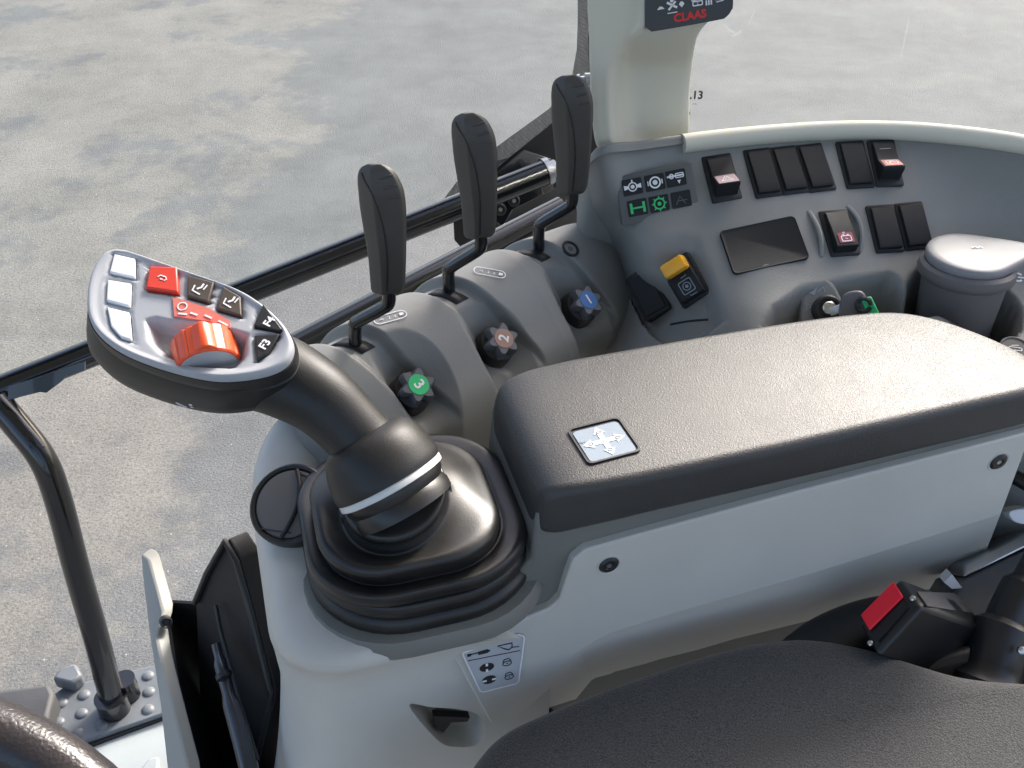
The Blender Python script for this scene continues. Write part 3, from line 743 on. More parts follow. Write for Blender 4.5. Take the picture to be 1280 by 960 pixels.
# ------------------------------------------------------------------ rails
rail = empty('grab_rail', D(145, 885, 1.27), 'black tubular grab rail crossing behind the levers with a bent upright', 'rail')
RA, RB = D(-120, 535, 1.09), D(684, 214, 1.26)
bm = BM(); sweep(bm, [RA, RA.lerp(RB, .33), RA.lerp(RB, .66), RB], .0155, 24); build('rail_tube', bm, 'steel_black', rail)
rd = (RB - RA).normalized()
bm = BM(); sweep(bm, [RB - rd * .004, RB + rd * .003], .0172, 24); sweep(bm, [RB + rd * .003, RB + rd * .012], .011, 20); build('end_cap', bm, 'zinc', rail)
f = Fr(D(662, 212, 1.30), rd, Vector((.3, -.8, .4)))
bm = BM(); loft(bm, [[f.p(*f.px(x, y), -.004) for x, y in [(600, 232), (655, 186), (690, 198), (694, 262), (640, 300), (606, 262)]], [f.p(*f.px(x, y), .0) for x, y in [(600, 232), (655, 186), (690, 198), (694, 262), (640, 300), (606, 262)]]]); br = build('mounting_bracket', bm, 'steel_black', rail, bevel=.002)
for (x, y) in ((625, 262), (642, 251)):
    screw('bolt', Fr(f.p(*f.px(x, y), .001), rd, f.n), .008, br, 'black')
bm = BM(); f = Fr(D(628, 212, 1.325), rd, Vector((.3, -.8, .4)))
q = [f.px(x, y) for x, y in [(620, 200), (634, 198), (640, 216), (640, 232), (622, 232)]]; flat(bm, f, q, .003); build('grey_lug', bm, 'sill', rail)
up = crv([D(-6, 500, 1.10), D(18, 528, 1.105), D(52, 572, 1.115), D(72, 622, 1.135), D(96, 712, 1.18), D(120, 796, 1.222), D(143, 884, 1.265)], 6)
bm = BM(); sweep(bm, up, .0150, 24, up=Vector((0, 1, 0))); build('upright', bm, 'steel_black', rail)
bm = BM(); sweep(bm, [up[-1] + W * .022, up[-1] - W * .004], .0195, 24, up=Vector((0, 1, 0))); sweep(bm, [up[-1] + W * .03 + Vector((.012, .02, 0)), up[-1] + Vector((.012, .02, -.004))], .014, 18, up=Vector((0, 1, 0))); build('foot_collar', bm, 'steel_black', rail)
# gusset plate under the rail near the corner
f = Fr(D(60, 480, 1.075), rd, Vector((.2, -.9, .4)))
bm = BM(); q = [f.px(x, y) for x, y in [(10, 500), (50, 490), (58, 491), (78, 476), (84, 469), (106, 463), (106, 452), (10, 484)]]; flat(bm, f, q, .004, -.004); build('gusset', bm, 'steel_black', rail)

# lower window frame bar with lime sticker
fb = empty('lower_frame_bar', D(560, 340, 1.12), 'black lower window frame bar under the grab rail with lime stickers', 'frame bar')
FA, FB = D(330, 452, 1.03), D(700, 258, 1.2)
fd = (FB - FA).normalized()
bm = BM(); sweep(bm, [FA, FA.lerp(FB, .5), FB], .0125, 20); build('bar_tube', bm, 'steel_black', fb)
f = Fr(D(560, 352, 1.10), fd, Vector((.3, -.7, .6)))
for k, (x0, y0, x1, y1) in enumerate(((462, 388, 494, 372), (527, 362, 549, 349))):
    bm = BM(); q = [f.px(x0, y0 - 6), f.px(x1, y1 - 4), f.px(x1, y1 + 3), f.px(x0, y0 + 8)]
    flat(bm, f.up(-.006 + k * .001), q, .001)
    s = build('lime_sticker', bm, 'lime', fb)
# black lower apron between bar and bank
bm = BM(); f = Fr(D(640, 300, 1.20), fd, Vector((.3, -.8, .5)))
q = [f.px(x, y) for x, y in [(586, 345), (612, 312), (640, 262), (745, 210), (770, 350), (650, 372), (600, 372)]]; flat(bm, f, q, .004); build('corner_apron', bm, 'void', fb)

# ------------------------------------------------------------------ levers
def make_lever():
    root = empty('control_lever', slots[0], 'x', 'lever', 'black paddle levers on the side console')
    o = slots[0]
    # grip axis: starts where the rod ends
    def at(px, py, d=None): return PL(px, py, slots[0] + B_ * 0, Vector((-.25, -1, 0)).normalized())
    base = at(445, 436)
    pts = [base - W * .03, at(444, 425), at(444, 408), at(447, 402), at(480, 384), at(486, 377), at(486, 362), at(486, 340)]
    bm = BM(); sweep(bm, crv(pts, 4), .0052, 12, up=Vector((0, 1, 0))); build('lever_rod', bm, 'steel_black', root)
    # paddle
    S1 = Vector((.93, .36, 0)).normalized()   # width direction of the broad side
    T1 = Vector((-.36, .93, 0)).normalized()
    secs = [(366, 467, 500, .30), (362, 464, 503, .75), (352, 463, 505, .9), (320, 460, 506, 1), (285, 454, 506, 1), (260, 450, 505.5, 1), (240, 448, 503, 1), (226, 447, 498, .96), (216, 448, 492, .85), (209, 452, 484, .65), (205, 460, 476, .3)]
    bm = BM(); rings = []
    for (y, xl, xr, ts) in secs:
        a = at(xl, y); b = at(xr, y); c = (a + b) / 2; w = (b - a).length
        # two faces seen: broad left face and narrower right face, meeting at an edge
        hx = w * .5
        ex = (b - a).normalized(); ey = Vector((-ex.y, ex.x, 0))
        sh = [(-1, .15), (-.86, -.16), (-.22, -.62), (.02, -.66), (.86, -.30), (1, -.06), (.98, .2), (.25, .62), (-.5, .55)]
        rings.append([c + ex * (hx * u_) + ey * (hx * v_ * (.35 + .65 * ts) * .9) for u_, v_ in crv(sh, 3, True)])
    cols = [crv([r[i] for r in rings], 4) for i in range(len(rings[0]))]
    rings = [[cols[i][j] for i in range(len(cols))] for j in range(len(cols[0]))]
    loft(bm, rings); LV = bvh_of(bm); g = build('grip', bm, 'lever', root, sharp=40)
    for k, (x0, y0, x1, y1) in enumerate(((474, 223, 490, 219), (480, 236, 496, 232), (484, 248, 499, 245))):
        bm = BM(); pp = []
        for t in range(6):
            p, n_ = hit(x0 + (x1 - x0) * t / 5, y0 + (y1 - y0) * t / 5, LV); pp.append(p)
        sweep(bm, pp, .0009, 6); build('thumb_rib', bm, 'lever', g)
    bm = BM(); pp = []
    for q in crv([(484, 364), (484, 320), (478, 280), (466, 245), (456, 226), (452, 216)], 5):
        try: p, n_ = hit(q[0], q[1], LV); pp.append(p)
        except Exception: pass
    sweep(bm, pp, .0007, 6); build('mould_seam', bm, 'grip', g)
    return root
def kids(o): return [c for c in bpy.data.objects if c.parent == o]
def copy_tree(o, parent=None):
    c = o.copy(); COL.objects.link(c)
    if parent:
        c.parent = parent; c.matrix_parent_inverse = o.matrix_parent_inverse.copy()
    for ch in kids(o): copy_tree(ch, c)
    return c
lev = make_lever()
lev['label'] = 'black paddle lever on the angled rod nearest the joystick, above knob 3'
l2 = copy_tree(lev); l2['label'] = 'middle black paddle lever on the angled rod, above knob 2'
l3 = copy_tree(lev); l3['label'] = 'black paddle lever standing in front of the pale pillar, above knob 1'
def place(o, px, py, d=None):
    # grip top of lever 3 is at (474,205): shift whole lever along the bank
    o.location = lev.location + d
l2.location = lev.location + A_ * .1005 + W * .004 + B_ * .004; l2.rotation_euler = (0, R(-3.2), 0)
l3.location = lev.location + A_ * .2065 + W * .004 + B_ * .004; l3.rotation_euler = (0, R(-3.0), 0)
bpy.context.view_layer.update()

# ------------------------------------------------------------------ armrest
arm = empty('armrest', uv(.33, .5, 1.80), 'grey armrest console with black grained pad, round vent and open storage bin', 'armrest')
# pod at the front
def podring(z, u0, v0, v1, rn, rf=.07, u1=.158):
    """plan outline in (u,v): near-front corner radius rn, far-front radius rf"""
    o = []
    for k in range(11):
        a = R(180 + 90 * k / 10); o.append((u0 + rn + rn * math.cos(a), v0 + rn + rn * math.sin(a)))
    o.append((u1, v0)); o.append((u1, v1))
    for k in range(11):
        a = R(90 + 90 * k / 10); o.append((u0 + rf + rf * math.cos(a), v1 - rf + rf * math.sin(a)))
    return [uv(a, b, z) for a, b in o]
rings = [podring(1.60, -.085, .448, .60, .08), podring(1.70, -.060, .447, .60, .08), podring(1.80, -.042, .446, .61, .08), podring(1.87, -.040, .445, .62, .07), podring(1.905, -.040, .441, .63, .06, u1=.14), podring(1.932, -.038, .428, .64, .05, u1=.11), podring(1.947, -.034, .4185, .645, .05, u1=.07), podring(1.956, -.028, .4205, .64, .05, u1=.07), podring(1.960, -.014, .428, .63, .05, u1=.07), podring(1.961, .005, .45, .61, .05, u1=.065)]
cols = [crv([r[i] for r in rings], 4) for i in range(len(rings[0]))]
rings = [[cols[i][j] for i in range(len(cols))] for j in range(len(cols[0]))]
for r in rings:
    for p in r:
        vv = p.dot(V); p.z += max(0, vv - .52) * .42 * sstep((p.z - 1.86) / .08) * (1 - sstep((p.dot(U) - .0) / .075))
bm = BM(); loft(bm, rings); POD = bvh_of(bm); podo = build('front_pod', bm, 'light', arm, sharp=50)
# trim collar under the bellows
BC = (.074, .505); BH = .080; BHU = .077
def sq(h, z, r=.045, cu=BC[0], cv=BC[1], n=8): return [uv(cu + a, cv + b, z) for a, b in rrect(h - BH + BHU, h, r + .012, n)]
bm = BM(); loft(bm, [sq(BH + .004, 1.944, .05), sq(BH + .009, 1.949, .052), sq(BH + .009, 1.957, .052), sq(BH + .006, 1.962, .05), sq(BH - .002, 1.9635, .045)]); build('bellows_collar', bm, 'trim', arm, sharp=40)
# body below the pad
WP = uv(0, .446, 2.0); 
fwall = Fr(uv(.3, .446, 1.95), U, -V)
bm = BM(); q = [fwall.px(x, y) for x, y in [(664, 700), (672, 640), (700, 628), (1290, 500), (1330, 520), (1245, 615), (1190, 655), (1010, 706), (850, 752), (765, 780), (650, 860), (620, 880), (566, 800)]]
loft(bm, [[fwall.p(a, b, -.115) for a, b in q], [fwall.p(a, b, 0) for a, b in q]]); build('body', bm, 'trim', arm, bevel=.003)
# front end of body under pad
# light cover panel, upper plane and tucked lower plane
f = fwall.up(.0065)
topl = [(556, 801), (600, 789), (650, 776), (688, 760), (700, 748), (708, 722), (716, 700), (732, 687), (800, 668), (1000, 614), (1200, 563), (1290, 540)]
fold = [(600, 880), (640, 868), (680, 853), (700, 835), (725, 812), (745, 800), (765, 790), (785, 784), (850, 764), (1010, 718), (1190, 662), (1252, 642)]
bot = [(614, 905), (650, 896), (690, 884), (715, 876), (745, 868), (770, 861), (790, 856), (815, 849), (880, 832), (1030, 792), (1150, 755), (1216, 733)]
fl = Fr(f.p(*f.px(1000, 720)), U, (-V * .96 - W * .28))
bm = BM()
r_top = [f.p(*f.px(x, y)) for x, y in topl]
r_fold = [f.p(*f.px(x, y)) for x, y in fold]
r_bot = []
for (x, y) in bot: r_bot.append(fl.p(*fl.px(x, y)))
r_bot[0] = f.p(*f.px(*bot[0])); r_bot[1] = r_bot[1].lerp(f.p(*f.px(*bot[1])), .85); r_bot[2] = r_bot[2].lerp(f.p(*f.px(*bot[2])), .6); r_bot[3] = r_bot[3].lerp(f.p(*f.px(*bot[3])), .4)
vt = [[bm.verts.new(p) for p in r] for r in (r_bot, r_fold, r_top)]
bk = [[bm.verts.new(p + V * .012) for p in r] for r in (r_bot, r_fold, r_top)]
nn = len(topl)
for i in range(nn - 1):
    for j in (0, 1):
        bm.faces.new((vt[j][i], vt[j][i + 1], vt[j + 1][i + 1], vt[j + 1][i]))
        bm.faces.new((bk[j][i], bk[j + 1][i], bk[j + 1][i + 1], bk[j][i + 1]))
    bm.faces.new((vt[0][i], bk[0][i], bk[0][i + 1], vt[0][i + 1])); bm.faces.new((vt[2][i], vt[2][i + 1], bk[2][i + 1], bk[2][i]))
for j in (0, 1):
    bm.faces.new((vt[j][0], vt[j + 1][0], bk[j + 1][0], bk[j][0])); bm.faces.new((vt[j][-1], bk[j][-1], bk[j + 1][-1], vt[j + 1][-1]))
CAL = None
cover = build('cover_panel', bm, 'light', arm, bevel=.0015, seg=2, sharp=9, label='light grey cover panel with two recessed screws')
for (x, y) in ((761, 706), (1248, 577)):
    g = Fr(f.p(*f.px(x, y), -.0008), U, -V)
    bm = BM(); revolve(bm, g, [(.0092, .0006), (.0088, .0014), (.0077, .0012), (.0072, .0009)], 24); s = build('screw', bm, 'light', cover)
    bm = BM(); revolve(bm, g, [(.0074, 0), (.0074, .0012), (.0056, .0026), (.0034, .0026), (.0028, .0016)], 20); h_ = build('screw_head', bm, 'black', s)
    bm = BM(); flat(bm, g, circ(.0020, 6), .0004, .0015); build('socket', bm, 'zinc', h_)
# sticker
g = f.up(.0006); q = [g.px(x, y) for x, y in [(578, 817), (579, 815), (609, 804), (648, 792), (654, 794), (655, 798), (648, 851), (644, 854), (604, 864), (600, 863)]]
bm = BM(); flat(bm, g, q, .0004); st = build('sticker', bm, 'sticker', cover, label='lock diagram sticker with four corners cut')
bm = BM(); h2 = g.up(.0006); stroke(bm, h2, q, .0011, closed=True); build('white_edge', bm, 'ink', st)
P = lambda x, y: h2.px(x, y)
bm = BM()
stroke(bm, h2, [P(585, 819), P(597, 816)], .0008); flat(bm, h2, [P(597, 815), P(609, 811.5), P(613, 813), P(609, 816), P(598, 818.5)], .0003); flat(bm, h2, [P(584, 818), P(589, 817), P(589, 820), P(584, 821)], .0003)
stroke(bm, h2, [P(622, 807.5), P(640, 803.5), P(640, 809), P(636, 812), P(631, 811)], .0009, closed=True); stroke(bm, h2, [P(640, 809), P(649, 808)], .0006)
stroke(bm, h2, [P(585, 826), P(610, 821), P(630, 817), P(650, 813)], .0005)
for (cx, cy) in ((608.5, 834), (611.5, 849.5)):
    c0 = P(cx, cy); rx = .0054
    flat(bm, h2, [(c0[0] + a, c0[1] + b) for a, b in circ(rx, 20, 0, 0, 0, 360, rx * .85)], .0003)
for (cx, cy) in ((634, 828), (636.5, 845)):
    c0 = P(cx, cy); hh2 = h2.at(*c0)
    stroke(bm, hh2, circ(.0033, 14, 0, -.001, 0, 360, .0026), .0006, closed=True); stroke(bm, hh2, [(-.003, .001), (-.0025, .004), (.001, .0045), (.0028, .0015)], .0006); flat(bm, hh2.at(0, -.001), circ(.0006, 6))
build('diagram', bm, 'darkink', st)
bm = BM()
for (cx, cy, v_) in ((608.5, 834, 1), (611.5, 849.5, 0)):
    c0 = P(cx, cy); hh2 = h2.at(*c0, .0004)
    for s_ in (-1, 1):
        q = [(-.0009, s_ * .0018), (.0009, s_ * .0018), (.0009, s_ * .0048), (-.0009, s_ * .0048)] if v_ else [(s_ * .002, -.0009), (s_ * .0052, -.0009), (s_ * .0052, .0009), (s_ * .002, .0009)]
        flat(bm, hh2, q, .0002)
build('slot_mark', bm, 'ink', st)

# pad: profile loft along u, rounded front nose
ZP = 2.050
def padring(u, dz, v0, v1, zt, zb_, r):
    o = []
    n = 6
    hw = (v1 - v0) / 2; vc = (v0 + v1) / 2; hz = (zt - zb_) / 2; zc = (zt + zb_) / 2
    return [uv(u, vc + a, zc + b) for a, b in rrect(hw, hz, r, n)]
sec = [(.1435, .456, .548, 2.026, 2.013, .006), (.1445, .450, .553, 2.034, 2.010, .007), (.147, .446, .557, 2.0405, 2.008, .0075), (.152, .442, .562, 2.0465, 2.007, .008), (.160, .439, .565, 2.050, 2.008, .0075), (.175, .4365, .568, 2.052, 2.011, .0075), (.20, .435, .570, 2.0525, 2.013, .0075), (.22, .435, .571, 2.0525, 2.014, .0075),
       (.30, .436, .572, 2.052, 2.015, .0075), (.38, .438, .571, 2.052, 2.015, .0075), (.44, .440, .568, 2.0515, 2.015, .0075), (.475, .441, .561, 2.0515, 2.015, .0075), (.50, .442, .545, 2.051, 2.015, .0075), (.52, .443, .520, 2.0505, 2.015, .0075), (.535, .444, .495, 2.049, 2.016, .0075), (.545, .446, .470, 2.046, 2.02, .008)]
cols_n = len(rrect(.01, .01, .003, 6))
rings = [padring(a, 0, b, c, d, e, r_) for a, b, c, d, e, r_ in sec]
cols = [crv([r[i] for r in rings], 6) for i in range(len(rings[0]))]
rings = [[cols[i][j] for i in range(len(cols))] for j in range(len(cols[0]))]
bm = BM(); loft(bm, rings); PAD = bvh_of(bm); pad = build('pad', bm, 'pad', arm, sharp=70)
# label well on pad
f, w, h = quad([(712, 538), (775, 521), (801, 566), (731, 583)], PAD)
bm = BM(); o1 = rrect(w, h, .004, 5); o2 = rrect(w - .0014, h - .0014, .0035, 5)
loft(bm, [[f.p(a, b, -.001) for a, b in o1], [f.p(a, b, .0016) for a, b in o1], [f.p(a, b, .0016) for a, b in o2], [f.p(a, b, .0004) for a, b in o2]], True, True)
well = build('label_frame', bm, 'black', pad, sharp=30)
fl2 = f.at(-.0003, -.0012, .0006); bm = BM(); flat(bm, fl2, rrect(w - .0028, h - .0028, .003, 5), .0005); lb = build('arrow_label', bm, 'bluelabel', well)
bm = BM(); g = fl2.up(.0006)
def arrow(ang, L_):
    c, s = math.cos(R(ang)), math.sin(R(ang))
    pts = [(.002, -.0018), (L_ * .55, -.0018), (L_ * .55, -.0042), (L_, 0), (L_ * .55, .0042), (L_ * .55, .0018), (.002, .0018)]
    flat(bm, g, [(a * c - b * s, a * s + b * c) for a, b in pts], .0003)
arrow(0, w * .78); arrow(180, w * .78); arrow(90, h * .78); arrow(270, h * .78); flat(bm, g, [(-.0022, -.0022), (.0022, -.0022), (.0022, .0022), (-.0022, .0022)], .0003)
build('arrow_cross', bm, 'ink', lb)
bm = BM(); g = g.up(.0004)
for ang, L_ in ((0, w * .5), (180, w * .5), (90, h * .5), (270, h * .5)):
    c, s = math.cos(R(ang)), math.sin(R(ang)); stroke(bm, g.at(L_ * c, L_ * s), rrect(.0014, .0011, .0004, 2), .0004, closed=True)
    stroke(bm, g.at(L_ * c + .0024, L_ * s + .0006), [(-.0004, 0), (.001, .0004)], .0004)
flat(bm, g, circ(.0009, 8), .0002); stroke(bm, g.at(-w * .72, .004), [(-.002, .001), (0, -.001), (.001, .001), (.002, -.0008)], .0005)
build('symbol', bm, 'grayink', lb)

# round air vent on the pod
vf = Fr(hit(364, 628, POD)[0], (1, 0, 0), Vector((-.42, -.50, .75)))
vq, _, _ = quad([(336, 592), (388, 592), (392, 668), (332, 668)], POD)
vn = (vq.n + Vector((-.25, -.25, .1))).normalized()
vf = Fr(PL(363, 630, vq.o + vn * .017, vn), vq.x, vn)
print('vent', vq.n, vq.o)
bm = BM(); revolve(bm, vf, [(.030, -.03), (.030, .001), (.0285, .0025), (.0265, .002), (.0255, .0)], 40); vent = build('air_vent', bm, 'black', arm)
bm = BM(); revolve(bm, vf, [(.0252, -.004), (.0252, .0008), (.024, .002), (.012, .0032), (.001, .0034)], 40); M['flapgrey'] = mat('vent flap plastic', (.10, .094, .086), .5, .2, 1300, .05, 20)
fl_ = build('vent_flap', bm, 'flapgrey', vent)
bm = BM(); pp = crv([vf.p(.004, .0245, .0028), vf.p(.0075, .012, .0042), vf.p(.0065, -.004, .0044), vf.p(.0005, -.018, .0032), vf.p(-.004, -.0245, .0022)], 6); sweep(bm, pp, .0016, 8); build('flap_split', bm, 'void', vent)
bm = BM(); sweep(bm, [vf.p(-.019, -.0175, .0022), vf.p(.003, -.022, .0022)], .0007, 6); build('flap_seam', bm, 'void', vent); bm = BM(); sweep(bm, [vf.p(.006, .0215, .0022), vf.p(.019, .016, .0022)], .0007, 6); build('flap_seam', bm, 'void', vent)

# finger pocket low on the pod
pf = Fr(hit(562, 910, POD)[0], U, -V)
q = [pf.px(x, y) for x, y in crv([(512, 882), (540, 884), (575, 887), (596, 893), (606, 908), (604, 924), (592, 933), (570, 934), (548, 926)], 5, True)]
qc = (sum(a for a, b in q) / len(q), sum(b for a, b in q) / len(q))
def qs(k, h, dy=0): return [pf.p(qc[0] + (a - qc[0]) * k, qc[1] + (b - qc[1]) * k + dy, h) for a, b in q]
bm = BM(); loft(bm, [qs(1.12, .012), qs(1.0, -.001), qs(.95, -.008), qs(.86, -.018), qs(.7, -.026)]); cut = build('cutter', bm, 'light')
md = podo.modifiers.new('cut', 'BOOLEAN'); md.operation = 'DIFFERENCE'; md.object = cut; md.solver = 'EXACT'
bpy.context.view_layer.update(); dg = bpy.context.evaluated_depsgraph_get()
nm = bpy.data.meshes.new_from_object(podo.evaluated_get(dg)); podo.modifiers.clear(); podo.data = nm
nm.set_sharp_from_angle(angle=R(50)); bpy.data.objects.remove(cut)
bm = BM(); loft(bm, [qs(.84, -.0175), qs(.71, -.0245)], False, True); pk = build('finger_pocket', bm, mat('cream pocket plastic', (.6, .57, .45), .5, .1, 900, .03, 20), arm, sharp=40)
pf = Fr(pf.p(0, 0, -.012), U, -V)
bm = BM(); q = [pf.px(x, y) for x, y in [(540, 887), (585, 889), (582, 894), (562, 895), (552, 908), (541, 900)]]; flat(bm, pf, q, .006, 0); build('catch', bm, 'void', pk)

# storage bin with open flap at the front of the pod
bf = Fr(D(300, 820, .90), (.75, -.55, 0), Vector((-.62, -.72, .25)))
bm = BM(); q = [bf.px(x, y) for x, y in [(285, 673), (301, 698), (320, 770), (343, 862), (342, 876), (326, 950), (322, 1010), (255, 1010), (244, 748), (250, 730)]]
flat(bm, bf, q, .02, -.02); bin_ = build('storage_bin', bm, 'void', arm, bevel=.002)
bm = BM(); rimp = [bf.p(*bf.px(x, y), .003) for x, y in [(247, 752), (262, 715), (285, 675), (299, 700), (318, 768), (342, 862), (341, 878), (322, 960)]]
sweep(bm, rimp, .0028, 8); build('bin_rim', bm, 'black', bin_)
# tilted-out tray: far wall, near wall, floor
TL, TR, BL, BR = D(205, 753, .955), D(268, 756, .93), D(240, 990, .865), D(318, 985, .85)
dn_ = Vector((.02, .02, -.16))
bm = BM()
def slab(bm, a, b, c, d, t):
    n_ = (b - a).cross(d - a).normalized() * t
    loft(bm, [[a, b, c, d], [a + n_, b + n_, c + n_, d + n_]])
slab(bm, TL, TR, TR + dn_, TL + dn_, .003); slab(bm, TL, BL, BL + dn_, TL + dn_, .003); slab(bm, BL, BR, BR + dn_, BL + dn_, .003); slab(bm, TL + dn_, TR + dn_, BR + dn_, BL + dn_, .003)
build('tray', bm, 'void', bin_)
bm = BM(); sweep(bm, [D(270, 757, .895), D(275, 785, .887), D(300, 880, .858), D(322, 950, .838)], .0018, 8); build('tray_edge', bm, 'black', bin_)
bm = BM()
fo = [D(x, y, d) for x, y, d in [(176, 693, .97), (182, 697, .965), (187, 702, .962), (196, 735, .945), (204, 764, .93), (203, 775, .925), (196, 796, .915), (206, 845, .89), (222, 910, .86), (236, 965, .835), (240, 1010, .82), (214, 1010, .83), (200, 880, .885), (186, 790, .93), (178, 720, .96)]]
loft(bm, [fo, [p + Vector((.006, .012, -.003)) for p in fo]]); M['flap'] = mat('shaded light grey plastic', (.30, .30, .27), .45, .2, 1300, .03, 15)  # same plastic as the pod; the flap's shade is put into a darker base
flp = build('open_flap', bm, 'flap', bin_, bevel=.0015)
bm = BM(); f = Fr(D(208, 778, .918), (1, 0, 0), (.5, -.7, .5)); revolve(bm, f, [(.0055, -.006), (.0055, .001), (.004, .002), (.0025, .0)], 18); build('flap_latch', bm, 'black', flp)
tube = empty('plastic_tube', D(285, 900, .845), 'dark glossy plastic tube lying in the open storage bin', 'tube')
bm = BM(); sweep(bm, crv([D(270, 806, .888), D(276, 830, .878), D(290, 880, .86), D(306, 940, .84), D(320, 1000, .825)], 4), [.004] * 4 + [.006] * 4 + [.008] * 9, 14); build('tube_body', bm, 'film', tube)
bm = BM(); sweep(bm, [D(279, 842, .868), D(281, 848, .866)], .007, 14); build('tube_ring', bm, 'black', tube)

# ------------------------------------------------------------------ joystick
joy = empty('joystick', uv(BC[0], BC[1], 1.973), 'black multifunction joystick with grey button head on ribbed rubber bellows', 'joystick')
top_c = Z(494, 629, 2.028)
def lerp(a, b, t): return a + (b - a) * t
base_c = uv(BC[0], BC[1], 1.960)
def br(h, t, z, e):   # bellows ring: half size h, fraction t toward neck, height z, corner radius fraction e
    c = base_c.lerp(Vector((top_c.x, top_c.y, base_c.z)), t)
    tl = sstep((t - .72) / .25) * .30
    return [Vector((c.x, c.y, z + tl * (a * .55 + b * .9))) + U * a + V * b for a, b in rrect(h * (BHU / BH) ** (1 - t), h * .98, h * min((e + .05) * 1.08, .999) if e < .9 else h, 10)]
secs = [(.080, 0, 1.960, .66), (.0825, 0, 1.964, .66), (.0825, 0, 1.970, .66), (.079, .03, 1.974, .66), (.076, .06, 1.9755, .66), (.0795, .08, 1.978, .67), (.0800, .10, 1.983, .67), (.077, .15, 1.988, .67), (.073, .18, 1.9895, .67),
        (.0765, .20, 1.992, .58), (.077, .24, 1.998, .58), (.074, .30, 2.003, .59), (.066, .38, 2.003, .6), (.0615, .42, 2.002, .6), (.0605, .50, 2.006, .58), (.0615, .55, 2.013, .58), (.0605, .62, 2.018, .6), (.055, .70, 2.0215, .66), (.046, .84, 2.0245, .8), (.0375, .95, 2.027, .95), (.0345, 1, 2.030, .999), (.0335, 1, 2.034, .999), (.0345, 1, 2.037, .999), (.0335, 1, 2.040, .999), (.031, 1, 2.041, .999)]
rings = [br(*s) for s in secs]
cols = [crv([r[i] for r in rings], 4) for i in range(len(rings[0]))]
rings = [[cols[i][j] for i in range(len(cols))] for j in range(len(cols[0]))]
bm = BM(); loft(bm, rings); build('bellows', bm, 'rubber', joy, sharp=0)
# stem
ax = crv([D(240, 432, .662), D(300, 453, .658), D(350, 470, .653), D(398, 497, .650), D(434, 530, .652), D(456, 555, .654), D(467, 569, .655), D(477, 583, .656), D(486, 599, .657)], 5)
rad = crv([(.024,), (.0275,), (.0265,), (.0238,), (.0218,), (.0225,), (.028,), (.0365,), (.037,)], 5); rad = [r[0] for r in rad]; rad = [min(r, .0240) if k > 20 else r for k, r in enumerate(rad)]
bm = BM(); sweep(bm, ax, rad, 32, 1.0, up=Vector((0, 0, 1))); grip = build('grip', bm, 'grip', joy, sharp=50)
GR = bvh_of(bmesh.new()) if False else None
tdir = (ax[-1] - ax[-6]).normalized()
fr_ = Fr(ax[-1], (1, 0, 0), -tdir)
bm = BM(); revolve(bm, fr_, crv([(.021, .034), (.027, .0315), (.0318, .026), (.0350, .018), (.0368, .009), (.0373, .004), (.0368, .0005)], 4), 44); build('grip_collar', bm, 'grip', joy, sharp=60)
bm = BM(); revolve(bm, fr_, [(.0358, .001), (.0366, -.0005), (.0366, -.004), (.0352, -.0045)], 40); build('silver_ring', bm, 'silver', joy)
bm = BM(); revolve(bm, fr_, [(.0345, -.004), (.0345, -.008), (.032, -.012), (.034, -.016), (.034, -.022)], 36); build('neck', bm, 'rubber', joy)
# head
HN = Vector((.03, -.37, .93)).normalized()
hf = Fr(D(238, 398, .622), PL(300, 368, D(238, 398, .622), HN) - PL(165, 318, D(238, 398, .622), HN), HN)
outl = [(133, 316), (150, 313), (170, 318), (230, 339), (295, 362), (330, 383), (356, 408), (367, 430), (362, 450), (345, 463), (315, 471), (275, 474), (235, 468), (190, 455), (150, 438), (122, 416), (110, 392), (110, 360), (118, 334)]
ol = crv([hf.px(x, y) for x, y in outl], 5, True)
cen = (sum(a for a, b in ol) / len(ol), sum(b for a, b in ol) / len(ol))
def sc_(s): return [(cen[0] + (a - cen[0]) * s, cen[1] + (b - cen[1]) * s) for a, b in ol]
white_q = [[(144, 320), (170, 326), (170, 350), (138, 343)], [(136, 352), (165, 357), (164, 386), (134, 378)], [(135, 386), (163, 393), (166, 428), (152, 424), (140, 410)]]
top_q = [('red', [(189, 337), (223, 338), (225, 370), (184, 364)]), ('brown', [(236, 347), (269, 356), (262, 381), (235, 373)]), ('brown', [(280, 361), (302, 374), (303, 398), (272, 389)])]
fq = [('F4', [(330, 382), (354, 415), (350, 417), (318, 410)]), ('F3', [(319, 422), (351, 420), (338, 442), (322, 453)])]
wellq = [(180, 400), (196, 396), (222, 402), (290, 411), (312, 418), (310, 448), (294, 464), (240, 461), (204, 448), (186, 430)]
wl = [hf.px(x, y) for x, y in wellq]
btn = [[hf.px(x, y) for x, y in q] for q in white_q] + [[hf.px(x, y) for x, y in q] for _, q in top_q] + [[hf.px(x, y) for x, y in q] for _, q in fq]
bm = BM(); rings = []
ss = [1.0, 1.0, .995, .985, .97, .95] + [.95 * (1 - k / 34) for k in range(1, 34)]
for k, s in enumerate(ss):
    r = []
    ang = sc_(s)
    for (a, b) in ang:
        h = {0: -.006, 1: -.002, 2: .0002, 3: .0018, 4: .0026, 5: .0026}.get(k, .0026)
        if k > 5:
            h = .0026 - .0012 * sstep((.95 - s) / .08)
            h -= .0100 * sstep(sdpoly((a, b), wl) / .006)
            for q in btn:
                d_ = sdpoly((a, b), q)
                if d_ > -.003: h -= .0022 * sstep((d_ + .0016) / .0012)
        r.append(hf.p(a, b, h))
    rings.append(r)
loft(bm, rings, False, True); build('faceplate', bm, 'bezel', joy, sharp=0)
bm = BM(); DN = -.032
def hr(s, h, sh=0): return [hf.p(a + sh, b, h) for a, b in sc_(s)]
